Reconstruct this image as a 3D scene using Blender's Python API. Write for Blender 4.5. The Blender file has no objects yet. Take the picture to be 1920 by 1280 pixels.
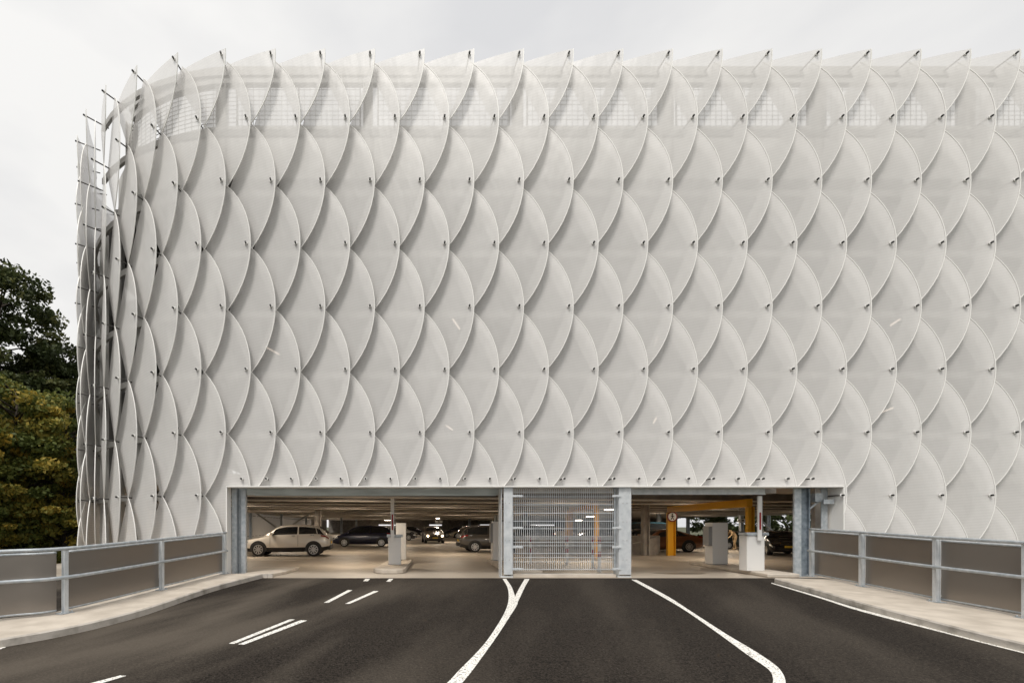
import bpy, bmesh, math, random
import numpy as np
from mathutils import Vector, Matrix
random.seed(7)
PI = math.pi
sc = bpy.context.scene
COL = sc.collection

# ------------------------------------------------------------------ camera model (17 mm shift lens)
F, CX, CY, CZ = 907.0, 710.0, 985.0, 1.6
D = 14.87                       # distance to the outer plane of the facade
SL = 0.04                       # rise of the ramp towards the building

def at(px, py, y):              # photo position at a known distance -> point of the place
    return Vector(((px-CX)/F*y, y, CZ-(py-CY)/F*y))
def gy(py, z=0.0):              # distance of something standing at height z whose foot is at row py
    return (CZ-z)*F/(py-CY)
def onroad(px, py, off=0.0):
    k = (py-CY)/F; a = -SL*14.8+off
    y = (CZ-a)/(k+SL)
    return Vector(((px-CX)/F*y, y, a+SL*y))
def roadz(y): return -SL*(14.8-y)

# ------------------------------------------------------------------ materials
def mat(name, col, rough=0.6, metal=0.0, coat=0.0, emit=None, estr=0.0, spec=None):
    m = bpy.data.materials.new(name); m.use_nodes = True
    b = m.node_tree.nodes['Principled BSDF']
    b.inputs['Base Color'].default_value = (*col, 1)
    b.inputs['Roughness'].default_value = rough
    b.inputs['Metallic'].default_value = metal
    b.inputs['Coat Weight'].default_value = coat
    if spec is not None: b.inputs['Specular IOR Level'].default_value = spec
    if emit:
        b.inputs['Emission Color'].default_value = (*emit, 1)
        b.inputs['Emission Strength'].default_value = estr
    return m
def noisy(m, c1, c2, scale=5.0, detail=6.0, lo=0.35, hi=0.65, bump=0.0, bscale=40.0, stretch=None, rough=None, coord='Object'):
    nt = m.node_tree; N = nt.nodes; L = nt.links
    b = N['Principled BSDF']
    tc = N.new('ShaderNodeTexCoord'); src = tc.outputs[coord]
    if stretch:
        mp = N.new('ShaderNodeMapping'); mp.inputs['Scale'].default_value = stretch
        L.new(src, mp.inputs['Vector']); src = mp.outputs['Vector']
    n = N.new('ShaderNodeTexNoise'); n.inputs['Scale'].default_value = scale; n.inputs['Detail'].default_value = detail
    L.new(src, n.inputs['Vector'])
    r = N.new('ShaderNodeValToRGB')
    r.color_ramp.elements[0].position = lo; r.color_ramp.elements[0].color = (*c1, 1)
    r.color_ramp.elements[1].position = hi; r.color_ramp.elements[1].color = (*c2, 1)
    L.new(n.outputs['Fac'], r.inputs['Fac']); L.new(r.outputs['Color'], b.inputs['Base Color'])
    if rough:
        mr = N.new('ShaderNodeMapRange'); mr.inputs['To Min'].default_value = rough[0]; mr.inputs['To Max'].default_value = rough[1]
        L.new(n.outputs['Fac'], mr.inputs['Value']); L.new(mr.outputs['Result'], b.inputs['Roughness'])
    if bump:
        n2 = N.new('ShaderNodeTexNoise'); n2.inputs['Scale'].default_value = bscale; n2.inputs['Detail'].default_value = 4
        L.new(tc.outputs[coord], n2.inputs['Vector'])
        bp = N.new('ShaderNodeBump'); bp.inputs['Strength'].default_value = bump; bp.inputs['Distance'].default_value = 0.02
        L.new(n2.outputs['Fac'], bp.inputs['Height']); L.new(bp.outputs['Normal'], b.inputs['Normal'])
    return m, r, n

def perforated(name, col, clear):
    m = mat(name, col, 0.42)
    nt = m.node_tree; N = nt.nodes; L = nt.links
    b = N['Principled BSDF']; out = N['Material Output']
    tc = N.new('ShaderNodeTexCoord')
    oi = N.new('ShaderNodeObjectInfo')
    # soft unevenness of the rolled sheet, different on every sheet
    geo = N.new('ShaderNodeNewGeometry')
    n = N.new('ShaderNodeTexNoise'); n.inputs['Scale'].default_value = 0.9; n.inputs['Detail'].default_value = 3
    mp = N.new('ShaderNodeMapping'); mp.inputs['Scale'].default_value = (1.4, 1.4, 0.55); mp.inputs['Rotation'].default_value = (0, 0.5, 0)
    L.new(geo.outputs['Position'], mp.inputs['Vector']); L.new(mp.outputs['Vector'], n.inputs['Vector'])
    bp = N.new('ShaderNodeBump'); bp.inputs['Strength'].default_value = 0.55; bp.inputs['Distance'].default_value = 0.12
    L.new(n.outputs['Fac'], bp.inputs['Height'])
    # rows of holes: fine horizontal ripple in the amount of open area
    w = N.new('ShaderNodeTexWave'); w.wave_type = 'BANDS'; w.bands_direction = 'Z'; w.inputs['Scale'].default_value = 3.6
    w.inputs['Distortion'].default_value = 0.0
    mp2 = N.new('ShaderNodeMapping'); mp2.inputs['Rotation'].default_value = (0, 0.09, 0)
    L.new(geo.outputs['Position'], mp2.inputs['Vector']); L.new(mp2.outputs['Vector'], w.inputs['Vector'])
    L.new(bp.outputs['Normal'], b.inputs['Normal'])
    mr = N.new('ShaderNodeMapRange'); mr.inputs['To Min'].default_value = clear-0.02; mr.inputs['To Max'].default_value = clear+0.02
    L.new(w.outputs['Fac'], mr.inputs['Value'])
    hs = N.new('ShaderNodeHueSaturation'); hs.inputs['Color'].default_value = (*col, 1)
    vr = N.new('ShaderNodeMapRange'); vr.inputs['To Min'].default_value = 0.95; vr.inputs['To Max'].default_value = 1.03
    L.new(oi.outputs['Random'], vr.inputs['Value']); L.new(vr.outputs['Result'], hs.inputs['Value']); L.new(hs.outputs['Color'], b.inputs['Base Color'])
    tr = N.new('ShaderNodeBsdfTransparent')
    mx = N.new('ShaderNodeMixShader')
    L.new(mr.outputs['Result'], mx.inputs['Fac']); L.new(b.outputs['BSDF'], mx.inputs[1]); L.new(tr.outputs['BSDF'], mx.inputs[2])
    L.new(mx.outputs['Shader'], out.inputs['Surface'])
    return m

M = {}
M['panel'] = perforated('perforated_white_metal', (0.725, 0.71, 0.692), 0.26)
M['panel_edge'] = mat('white_folded_edge', (0.84, 0.83, 0.80), 0.4)
M['white_steel'] = mat('white_painted_steel', (0.70, 0.69, 0.66), 0.5)
M['grey_steel'] = mat('grey_painted_steel', (0.42, 0.41, 0.39), 0.5)
M['rod'] = mat('bolt_steel', (0.09, 0.085, 0.08), 0.4, 0.5)
M['fence'] = mat('fence_wire', (0.2, 0.2, 0.2), 0.5, 0.3)
M['rod_end'] = mat('black_cap', (0.012, 0.011, 0.010), 0.5)
M['galv'] = mat('galvanised_steel', (0.45, 0.48, 0.5), 0.45, 0.35)
noisy(M['galv'], (0.36, 0.40, 0.43), (0.54, 0.565, 0.585), 9, 5, 0.35, 0.68, rough=(0.36, 0.55))
M['galv_light'] = mat('pale_galvanised_steel', (0.55, 0.57, 0.58), 0.5, 0.2)
noisy(M['galv_light'], (0.50, 0.53, 0.55), (0.66, 0.68, 0.69), 6, 5, 0.3, 0.7)
M['galv_green'] = mat('weathered_galvanised_steel', (0.4, 0.43, 0.4), 0.5, 0.2)
noisy(M['galv_green'], (0.34, 0.36, 0.34), (0.5, 0.53, 0.51), 3, 6, 0.3, 0.7, stretch=(0.4, 1, 2.5))
M['infill'] = mat('bronze_coated_sheet', (0.29, 0.262, 0.234), 0.30, 0.7)
M['concrete'] = mat('pale_concrete', (0.5, 0.46, 0.41), 0.85)
noisy(M['concrete'], (0.45, 0.395, 0.33), (0.61, 0.545, 0.465), 2.2, 8, 0.32, 0.7, bump=0.15, bscale=60)
M['kerbface'] = mat('stained_concrete', (0.35, 0.32, 0.28), 0.9)
noisy(M['kerbface'], (0.27, 0.245, 0.21), (0.50, 0.46, 0.41), 2.6, 10, 0.30, 0.52, bump=0.3, bscale=40)
M['floor'] = mat('garage_floor_concrete', (0.36, 0.31, 0.25), 0.4)
noisy(M['floor'], (0.32, 0.275, 0.22), (0.47, 0.41, 0.34), 0.5, 8, 0.3, 0.7, rough=(0.42, 0.62))
M['ceiling'] = mat('precast_concrete_ceiling', (0.36, 0.33, 0.30), 0.85)
noisy(M['ceiling'], (0.36, 0.33, 0.30), (0.58, 0.53, 0.48), 1.2, 8, 0.3, 0.7)
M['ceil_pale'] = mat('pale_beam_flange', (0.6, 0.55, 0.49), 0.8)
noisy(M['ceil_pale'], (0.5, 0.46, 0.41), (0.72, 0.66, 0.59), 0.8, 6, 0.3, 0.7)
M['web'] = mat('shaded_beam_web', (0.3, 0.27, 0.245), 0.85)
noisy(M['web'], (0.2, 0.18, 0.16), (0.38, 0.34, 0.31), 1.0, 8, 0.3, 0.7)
M['wallconc'] = mat('rough_grey_concrete', (0.3, 0.28, 0.25), 0.9)
noisy(M['wallconc'], (0.27, 0.245, 0.22), (0.47, 0.43, 0.385), 2.5, 9, 0.3, 0.7)
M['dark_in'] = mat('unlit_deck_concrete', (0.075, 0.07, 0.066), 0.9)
M['yellow'] = mat('yellow_paint', (0.72, 0.36, 0.015), 0.42)
M['white_box'] = mat('white_powder_coat', (0.74, 0.73, 0.71), 0.35)
M['grey_box'] = mat('grey_plastic', (0.3, 0.3, 0.3), 0.45)
M['red'] = mat('red_paint', (0.28, 0.012, 0.012), 0.4)
M['black'] = mat('black_rubber', (0.012, 0.012, 0.012), 0.7)
M['sign_white'] = mat('sign_white', (0.8, 0.8, 0.78), 0.4)
M['sign_red'] = mat('sign_red', (0.22, 0.012, 0.015), 0.4)
M['lamp'] = mat('lamp_tube', (1, 1, 1), 0.5, emit=(1.0, 0.84, 0.66), estr=14.0)
M['lamp_far'] = mat('far_lamp_tube', (1, 1, 1), 0.5, emit=(1.0, 0.82, 0.66), estr=1.1)
M['headlight_on'] = mat('headlight_lit', (1, 1, 1), 0.3, emit=(1.0, 0.75, 0.45), estr=12.0)
M['dark_oval'] = mat('dark_oval_patch', (0.19, 0.155, 0.115), 0.35)
M['linepaint'] = mat('faded_line_paint', (0.6, 0.56, 0.5), 0.6)

def asphalt():
    m = mat('asphalt', (0.04, 0.036, 0.032), 0.75)
    nt = m.node_tree; N = nt.nodes; L = nt.links; b = N['Principled BSDF']
    tc = N.new('ShaderNodeTexCoord')
    def noise(scale, detail, stretch=None, rot=0, rough=0.55):
        n = N.new('ShaderNodeTexNoise'); n.inputs['Scale'].default_value = scale; n.inputs['Detail'].default_value = detail
        n.inputs['Roughness'].default_value = rough
        mp = N.new('ShaderNodeMapping'); mp.inputs['Scale'].default_value = stretch or (1, 1, 1); mp.inputs['Rotation'].default_value = (0, 0, rot)
        L.new(tc.outputs['Object'], mp.inputs['Vector']); L.new(mp.outputs['Vector'], n.inputs['Vector'])
        return n
    def ramp(n, lo, hi, c1=(0, 0, 0), c2=(1, 1, 1)):
        r = N.new('ShaderNodeValToRGB'); e = r.color_ramp.elements
        e[0].position = lo; e[0].color = (*c1, 1); e[1].position = hi; e[1].color = (*c2, 1)
        L.new(n.outputs['Fac'], r.inputs['Fac']); return r
    def mix(a, bcol, fac, mode='MIX'):
        x = N.new('ShaderNodeMix'); x.data_type = 'RGBA'; x.blend_type = mode
        if isinstance(fac, float): x.inputs['Factor'].default_value = fac
        else: L.new(fac, x.inputs['Factor'])
        for s, v in ((x.inputs[6], a), (x.inputs[7], bcol)):
            if isinstance(v, tuple): s.default_value = (*v, 1)
            else: L.new(v, s)
        return x.outputs[2]
    grain = ramp(noise(30, 5, rough=0.8), 0.38, 0.66, (0.001, 0.0009, 0.0007), (0.052, 0.042, 0.034))
    wn = N.new('ShaderNodeTexNoise'); wn.inputs['Scale'].default_value = 0.62; wn.inputs['Detail'].default_value = 4
    m1 = N.new('ShaderNodeMapping'); m1.inputs['Rotation'].default_value = (0, 0, 0.42); m2 = N.new('ShaderNodeMapping'); m2.inputs['Scale'].default_value = (1.0, 0.2, 1)
    L.new(tc.outputs['Object'], m1.inputs['Vector']); L.new(m1.outputs['Vector'], m2.inputs['Vector']); L.new(m2.outputs['Vector'], wn.inputs['Vector'])
    worn = ramp(wn, 0.44, 0.64)
    dusty = mix(grain.outputs['Color'], (0.165, 0.14, 0.112), 0.5)
    sx = N.new('ShaderNodeSeparateXYZ'); L.new(tc.outputs['Object'], sx.inputs[0])
    xr = N.new('ShaderNodeMapRange'); xr.inputs['From Min'].default_value = -3.0; xr.inputs['From Max'].default_value = 2.0; xr.inputs['To Min'].default_value = 0.95; xr.inputs['To Max'].default_value = 0.3
    L.new(sx.outputs['X'], xr.inputs['Value'])
    mu = N.new('ShaderNodeMath'); mu.operation = 'MULTIPLY'; L.new(xr.outputs['Result'], mu.inputs[0]); L.new(worn.outputs['Color'], mu.inputs[1])
    c = mix(grain.outputs['Color'], dusty, mu.outputs[0])
    speck = ramp(noise(62, 1), 0.69, 0.76)
    c = mix(c, (0.14, 0.125, 0.105), speck.outputs['Color'])
    # polished wheel tracks that run up the entry lane, with dust beside them
    sep = N.new('ShaderNodeSeparateXYZ'); L.new(tc.outputs['Object'], sep.inputs[0])
    L.new(c, b.inputs['Base Color'])
    bp = N.new('ShaderNodeBump'); bp.inputs['Strength'].default_value = 0.6; bp.inputs['Distance'].default_value = 0.012
    b.inputs['Specular IOR Level'].default_value = 0.12
    b.inputs['Roughness'].default_value = 0.85
    return m
M['asphalt'] = asphalt()
def roadpaint():
    m = mat('road_paint', (0.82, 0.80, 0.75), 0.6)
    nt = m.node_tree; N = nt.nodes; L = nt.links; b = N['Principled BSDF']
    tc = N.new('ShaderNodeTexCoord')
    n = N.new('ShaderNodeTexNoise'); n.inputs['Scale'].default_value = 38; n.inputs['Detail'].default_value = 3
    L.new(tc.outputs['Object'], n.inputs['Vector'])
    r = N.new('ShaderNodeValToRGB'); e = r.color_ramp.elements
    e[0].position = 0.385; e[0].color = (0.07, 0.06, 0.05, 1); e[1].position = 0.43; e[1].color = (0.82, 0.80, 0.75, 1)
    L.new(n.outputs['Fac'], r.inputs['Fac']); L.new(r.outputs['Color'], b.inputs['Base Color'])
    return m
M['paint'] = roadpaint()
M['ground'] = mat('rough_grass', (0.05, 0.06, 0.025), 0.95)
noisy(M['ground'], (0.035, 0.045, 0.018), (0.09, 0.085, 0.04), 0.4, 8, 0.3, 0.7)

# ------------------------------------------------------------------ mesh helpers
class MB:
    def __init__(self): self.bm = bmesh.new()
    def box(self, x0, x1, y0, y1, z0, z1, mi=0, mx=None):
        v = [Vector((x, y, z)) for z in (z0, z1) for y in (y0, y1) for x in (x0, x1)]
        if mx is not None: v = [mx @ p for p in v]
        v = [self.bm.verts.new(p) for p in v]
        for f in ((0, 2, 3, 1), (4, 5, 7, 6), (0, 1, 5, 4), (2, 6, 7, 3), (0, 4, 6, 2), (1, 3, 7, 5)):
            fc = self.bm.faces.new([v[i] for i in f]); fc.material_index = mi
        return self
    def beam(self, a, b, w, h, up=Vector((0, 0, 1)), mi=0):       # box section from a to b, centred
        a = Vector(a); b = Vector(b); d = (b-a)
        t = d.normalized(); s = t.cross(up)
        if s.length < 1e-4: s = t.cross(Vector((0, 1, 0)))
        s.normalize(); u = s.cross(t)
        v = []
        for p in (a, b):
            for i, j in ((-1, -1), (1, -1), (1, 1), (-1, 1)):
                v.append(self.bm.verts.new(p + s*(i*w/2) + u*(j*h/2)))
        for f in ((0, 3, 2, 1), (4, 5, 6, 7), (0, 1, 5, 4), (1, 2, 6, 5), (2, 3, 7, 6), (3, 0, 4, 7)):
            fc = self.bm.faces.new([v[i] for i in f]); fc.material_index = mi
        return self
    def tube(self, pts, r, n=10, mi=0, caps=True):
        pts = [Vector(p) for p in pts]; rings = []
        for i, p in enumerate(pts):
            t = (pts[min(i+1, len(pts)-1)] - pts[max(i-1, 0)]).normalized()
            up = Vector((0, 0, 1)) if abs(t.z) < 0.95 else Vector((0, 1, 0))
            s = t.cross(up).normalized(); u = s.cross(t)
            rr = r[i] if isinstance(r, (list, tuple)) else r
            rings.append([self.bm.verts.new(p + (s*math.cos(2*PI*k/n) + u*math.sin(2*PI*k/n))*rr) for k in range(n)])
        for a, b in zip(rings, rings[1:]):
            for k in range(n):
                f = self.bm.faces.new((a[k], a[(k+1) % n], b[(k+1) % n], b[k])); f.smooth = True; f.material_index = mi
        if caps:
            for rg in (rings[0], rings[-1]):
                try:
                    f = self.bm.faces.new(rg); f.material_index = mi
                except ValueError: pass
        return self
    def prism(self, poly, z0, z1, mi=0, mside=None):               # poly in plan
        lo = [self.bm.verts.new((p[0], p[1], z0(p) if callable(z0) else z0)) for p in poly]
        hi = [self.bm.verts.new((p[0], p[1], z1(p) if callable(z1) else z1)) for p in poly]
        f = self.bm.faces.new(hi); f.material_index = mi
        self.bm.faces.new(list(reversed(lo))).material_index = mi
        n = len(poly)
        for i in range(n):
            f = self.bm.faces.new((lo[i], lo[(i+1) % n], hi[(i+1) % n], hi[i])); f.material_index = mi if mside is None else mside
        return self
    def ribbon(self, lo, hi, th):
        rows = []
        for i, (a, b) in enumerate(zip(lo, hi)):
            tg = lo[min(i+1, len(lo)-1)]-lo[max(i-1, 0)]; n = Vector((-tg.y, tg.x, 0)).normalized()*th/2
            rows.append([self.bm.verts.new(p) for p in (a-n, b-n, b+n, a+n)])
        for r0, r1 in zip(rows, rows[1:]):
            for k in range(4):
                f = self.bm.faces.new((r0[k], r0[(k+1) % 4], r1[(k+1) % 4], r1[k])); f.smooth = k in (0, 2)
        self.bm.faces.new(rows[0]); self.bm.faces.new(list(reversed(rows[-1])))
        for e in self.bm.edges:
            if len(e.link_faces) == 2 and e.link_faces[0].smooth != e.link_faces[1].smooth: e.smooth = False
        return self
    def face(self, pts, mi=0):
        f = self.bm.faces.new([self.bm.verts.new(Vector(p)) for p in pts]); f.material_index = mi; return f
    def build(self, name, mats, parent=None, bevel=0.0, loc=None, norm=True):
        if norm: bmesh.ops.recalc_face_normals(self.bm, faces=self.bm.faces)
        me = bpy.data.meshes.new(name); self.bm.to_mesh(me); self.bm.free()
        for m in (mats if isinstance(mats, (list, tuple)) else [mats]): me.materials.append(m)
        o = bpy.data.objects.new(name, me); COL.objects.link(o)
        if parent is not None:
            o.parent = parent
            o.matrix_parent_inverse = Matrix.Identity(4)
            if loc is None: o.location = -Vector(parent.get('_base', (0, 0, 0)))
        if loc is not None: o.location = loc
        if bevel:
            b = o.modifiers.new('bevel', 'BEVEL'); b.width = bevel; b.segments = 2; b.limit_method = 'ANGLE'
        return o
def thing(name, label, cat, base=(0, 0, 0), group=None, rotz=0):
    """An Empty at the base of the thing; parts written in world coordinates are shifted back by it."""
    o = bpy.data.objects.new(name, None); COL.objects.link(o); o.empty_display_size = 0.2
    o.location = base; o.rotation_euler = (0, 0, rotz); o['label'] = label; o['category'] = cat
    if group: o['group'] = group
    bases[o.name] = Vector(base)
    return o
bases = {}
def part(mb, name, mats, parent, bevel=0.0):     # geometry given in world coordinates
    o = mb.build(name, mats, None, bevel); o.parent = parent
    b = bases.get(parent.name)
    if b is not None: o.location = -b
    return o
def lpart(mb, name, mats, parent, bevel=0.0):    # geometry given in the thing's own coordinates
    o = mb.build(name, mats, None, bevel); o.parent = parent; return o
def tag(o, label, cat, group=None):
    o['label'] = label; o['category'] = cat
    if group: o['group'] = group
    return o
def struct(o, kind='structure'):
    o['kind'] = kind; return o
def copy_tree(o, parent=None):
    c = o.copy(); COL.objects.link(c); c.parent = parent
    for ch in list(o.children): copy_tree(ch, c)
    return c

# ================================================================== THE GARAGE
garage = thing('parking_garage', 'white car park building clad in overlapping perforated metal scales with rounded corner', 'building')
W = 93.0/F*D; HZ = 118.0/F*D; X0 = (419-CX)/F*D
RAD = W/(2*math.sin(math.radians(5.4))); ARC = RAD*PI/2
YC = D+RAD
DEP = 0.5
def fmap(s, d, z):                     # along the facade, out from its inner face, height
    e = d-DEP
    if s >= 0: return Vector((X0+s, D-e, z))
    if s > -ARC:
        a = -s/RAD
        return Vector((X0-(RAD+e)*math.sin(a), YC-(RAD+e)*math.cos(a), z))
    return Vector((X0-RAD-e, YC+(-s-ARC), z))
def rowz(j): return CZ+(883-118.0*j)/F*D
ZO = 2.815; XL, XR = -4.66, 14.27       # opening in the facade
ZT = rowz(0)+0.15; ZG = -0.9
HH = HZ+0.03; SAG = W/2+0.085
RR = (HH*HH+SAG*SAG)/(2*SAG)
def panel_bm(bm, sR, jc, org=Vector((0, 0, 0))):
    zc = rowz(jc)
    R = fmap(sR, DEP, 0); Lp = fmap(sR-W, 0.0, 0); c = (R+Lp)/2
    ex = (R-Lp)/W
    nrm = Vector((ex.y, -ex.x, 0)).normalized()      # outwards
    nz, nx = 16, 5
    grid = []
    rim = []
    tmp = bmesh.new()
    for i in range(nz+1):
        z = HH*(1-2*i/nz)
        xr = math.sqrt(max(RR*RR-z*z, 0))-(RR-SAG)
        xl = -(W*(0.80 if sR < 0.1 else 0.55))*(1-abs(z)/HH)
        row = []
        for k in range(nx+1):
            x = xl+(xr-xl)*k/nx
            belly = 0.035*math.sin(PI*k/nx)*(1-(z/HH)**2)
            row.append(tmp.verts.new(c+ex*x+nrm*belly+Vector((0, 0, zc+z))))
        grid.append(row)
        rim.append((xr, z))
    for i in range(nz):
        for k in range(nx):
            try:
                f = tmp.faces.new((grid[i][k], grid[i+1][k], grid[i+1][k+1], grid[i][k+1])); f.smooth = True
            except ValueError: pass
    # folded edge along the curved side
    pr = []
    for x, z in rim:
        g = Vector((x+ (RR-SAG), 0, z)).normalized()
        p = c+ex*x+Vector((0, 0, zc+z)); i_ = -(ex.normalized()*g.x+Vector((0, 0, g.z)))*0.022
        pr.append([tmp.verts.new(q) for q in (p+nrm*0.010, p+nrm*0.010+i_, p-nrm*0.016+i_, p-nrm*0.016)])
    for a, b in zip(pr, pr[1:]):
        for k in range(4):
            f = tmp.faces.new((a[k], a[(k+1) % 4], b[(k+1) % 4], b[k])); f.material_index = 1
    bmesh.ops.remove_doubles(tmp, verts=tmp.verts, dist=1e-4)
    def cut(co, no, clear=False):
        bmesh.ops.bisect_plane(tmp, geom=tmp.verts[:]+tmp.edges[:]+tmp.faces[:], plane_co=co, plane_no=no, clear_outer=clear)
    full = True
    if zc+HH > ZT: cut((0, 0, ZT), (0, 0, 1), True); full = False
    if zc-HH < ZG: cut((0, 0, ZG), (0, 0, -1), True); full = False
    if tmp.verts:
        xs = [v.co.x for v in tmp.verts]; zs = [v.co.z for v in tmp.verts]; ys = [v.co.y for v in tmp.verts]
        if min(zs) < ZO and max(xs) > XL and min(xs) < XR and min(ys) < D+2:
            full = False
            cut((0, 0, ZO), (0, 0, 1)); cut((XL, 0, 0), (1, 0, 0)); cut((XR, 0, 0), (1, 0, 0))
            kill = []
            for f in tmp.faces:
                p = f.calc_center_median()
                if XL < p.x < XR and p.z < ZO: kill.append(f)
            bmesh.ops.delete(tmp, geom=kill, context='FACES')
    vm = {}
    for v in tmp.verts: vm[v] = bm.verts.new(v.co-org)
    for f in tmp.faces:
        nf = bm.faces.new([vm[v] for v in f.verts]); nf.smooth = f.smooth; nf.material_index = f.material_index
    n = len(tmp.faces); tmp.free()
    return n, full
def rod_mb(mb, s, z, org=Vector((0, 0, 0))):
    a = fmap(s, -0.25, z); b = fmap(s, DEP+0.035, z); e = fmap(s, DEP+0.085, z); w0 = fmap(s, DEP+0.002, z); w1 = fmap(s, DEP+0.022, z)
    mb.tube([a-org, b-org], 0.021, 8, 0); mb.tube([b-org, e-org], 0.03, 8, 1)
    mb.tube([w0-org, w1-org], 0.05, 12, 2)

panels = []
for jc in range(0, 10):
    for k in range(-70, 24):
        s = (k+0.5*(jc % 2))*W
        if s < -ARC-16 and jc < 6: continue
        if s < -ARC-14*5 : continue
        panels.append((s, jc))
def shown(s, jc):
    p = fmap(s-W/2, 0.25, rowz(jc)); px = CX+p.x/p.y*F
    return 420 < px < 1930 and 1 <= jc <= 5 and s > 0.1
indiv = [p for p in panels if shown(*p)]
indiv.sort(key=lambda p: (abs(p[1]-3.2), p[0])); indiv = indiv[:100]
iset = set(indiv)
rod_mats = [M['rod'], M['rod_end'], M['panel_edge']]
proto = rproto = None
for (s, jc) in indiv:
    org = fmap(s, DEP, rowz(jc))
    if proto is None:
        bm = bmesh.new(); panel_bm(bm, s, jc, org)
        mb = MB(); mb.bm.free(); mb.bm = bm
        proto = mb.build('facade_panel', [M['panel'], M['panel_edge']], None, norm=False); o = proto
        r = MB(); rod_mb(r, s-0.07, rowz(jc), org); rproto = r.build('spacer_rod', rod_mats); q = rproto
    else:
        o = proto.copy(); COL.objects.link(o); q = rproto.copy(); COL.objects.link(q)
    o.location = org; o.parent = garage; q.parent = o; o.rotation_euler = (0, 0, random.uniform(-.008, .008))
rest = MB(); rods = MB()
for (s, jc) in panels:
    if (s, jc) in iset: continue
    n, full = panel_bm(rest.bm, s, jc)
    z = rowz(jc); p = fmap(s, DEP, z)
    if n and not (XL-0.1 < p.x < XR and z < ZO+0.05 and p.y < D+2) and z > -0.6: rod_mb(rods, s-0.07, z)
# fixings along the trimmed lower edge over the opening
for k in range(0, 13):
    for ds in (-0.32*W, 0.18*W):
        s = (k+0.5)*W+ds+0.28; p = fmap(s, DEP, 0)
        if p.x > XR-0.2: continue
        zz = CZ+(CY-897)/F*D
        d_ = 0.30
        rods.tube([fmap(s, 0.1, zz), fmap(s, DEP+0.03, zz)], 0.02, 8, 0); rods.tube([fmap(s, DEP+0.03, zz), fmap(s, DEP+0.07, zz)], 0.03, 8, 1)
        rods.tube([fmap(s, DEP-0.02, zz), fmap(s, DEP, zz)], 0.05, 12, 2)
o = rest.build('facade_panel', [M['panel'], M['panel_edge']], None, norm=False); o.parent = garage; struct(o, 'stuff')
o = rods.build('spacer_rod', rod_mats); o.parent = garage; struct(o, 'stuff')

# horizontal rails behind the sheets, one per row of bolts
svals = [34.5]+[ -ARC*i/14 for i in range(0, 15)]+[-ARC-16]
for j in range(0, 8):
    mb = MB(); z = rowz(j)
    ss = [-ARC*i/14 for i in range(0, 15)]+[-ARC-16]
    pts = [fmap(34.5, -0.12, z)]+[fmap(s, -0.12, z) for s in ss]
    if j <= 1: pts = pts[:9]
    if z < ZO+0.1:
        pts = pts[1:]
    for a, b in zip(pts, pts[1:]): mb.beam(a, b, 0.10, 0.2)
    part(mb, 'support_rail', M['grey_steel'], garage)
# trim round the opening
mb = MB()
mb.box(XL-0.02, XR+0.02, D-0.03, D+0.50, ZO-0.03, ZO+0.004)
mb.box(XL-0.03, XL, D-0.02, D+0.40, 0.0, ZO-0.03)
mb.box(XR, XR+0.035, D-0.02, D+0.50, 0.15, ZO-0.03)
part(mb, 'opening_trim', M['panel_edge'], garage)

# decks, top storey
YB = D+1.35
XE = X0-RAD+1.0
def plan(off):                          # plan of the building inset by off from the inner skin
    p = [fmap(34.5, -off, 0), fmap(0, -off, 0)]
    p += [fmap(-ARC*i/12, -off, 0) for i in range(1, 13)]
    p += [Vector((X0-RAD+DEP+off, 115, 0)), Vector((42, 115, 0)), Vector((42, D+DEP+off, 0))]
    return [(q.x, q.y) for q in p]
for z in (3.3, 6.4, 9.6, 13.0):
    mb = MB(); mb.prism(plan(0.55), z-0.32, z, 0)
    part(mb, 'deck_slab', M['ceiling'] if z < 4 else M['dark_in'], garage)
def skinwall(off, z0, z1, s1=34.5, th=0.12, turn=15):
    mb = MB()
    pts = [fmap(s1, -off, 0)]+[fmap(-ARC*i/14, -off, 0) for i in range(0, turn)]+([fmap(-ARC-16, -off, 0)] if turn == 15 else [])
    for a, b in zip(pts, pts[1:]): mb.beam(a+Vector((0, 0, (z0+z1)/2)), b+Vector((0, 0, (z0+z1)/2)), th, z1-z0)
    return mb
part(skinwall(0.86, 13.01, 14.95, th=0.1, turn=9), 'deck_parapet', M['white_steel'], garage)
mb = skinwall(0.86, 16.62, 16.84, th=0.34, turn=7)
part(mb, 'eaves_beam', M['grey_steel'], garage)
part(skinwall(0.86, 16.36, 16.615, th=0.2, turn=7), 'eaves_beam', M['grey_steel'], garage)
colpx = [410+280*i for i in range(-1, 9)]
spost = [(px-CX)/F*(D+1.36)-X0 for px in colpx]
for s in spost:
    if s > 34: continue
    mb = MB(); p = fmap(s, -0.86, 0)
    for dx in (-0.15, 0.15): mb.box(p.x+dx-0.012, p.x+dx+0.012, p.y-0.14, p.y+0.14, 13.01, 16.35)
    mb.box(p.x-0.138, p.x+0.138, p.y-0.012, p.y+0.012, 13.01, 16.35)
    part(mb, 'deck_column', M['grey_steel'], garage)
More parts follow.
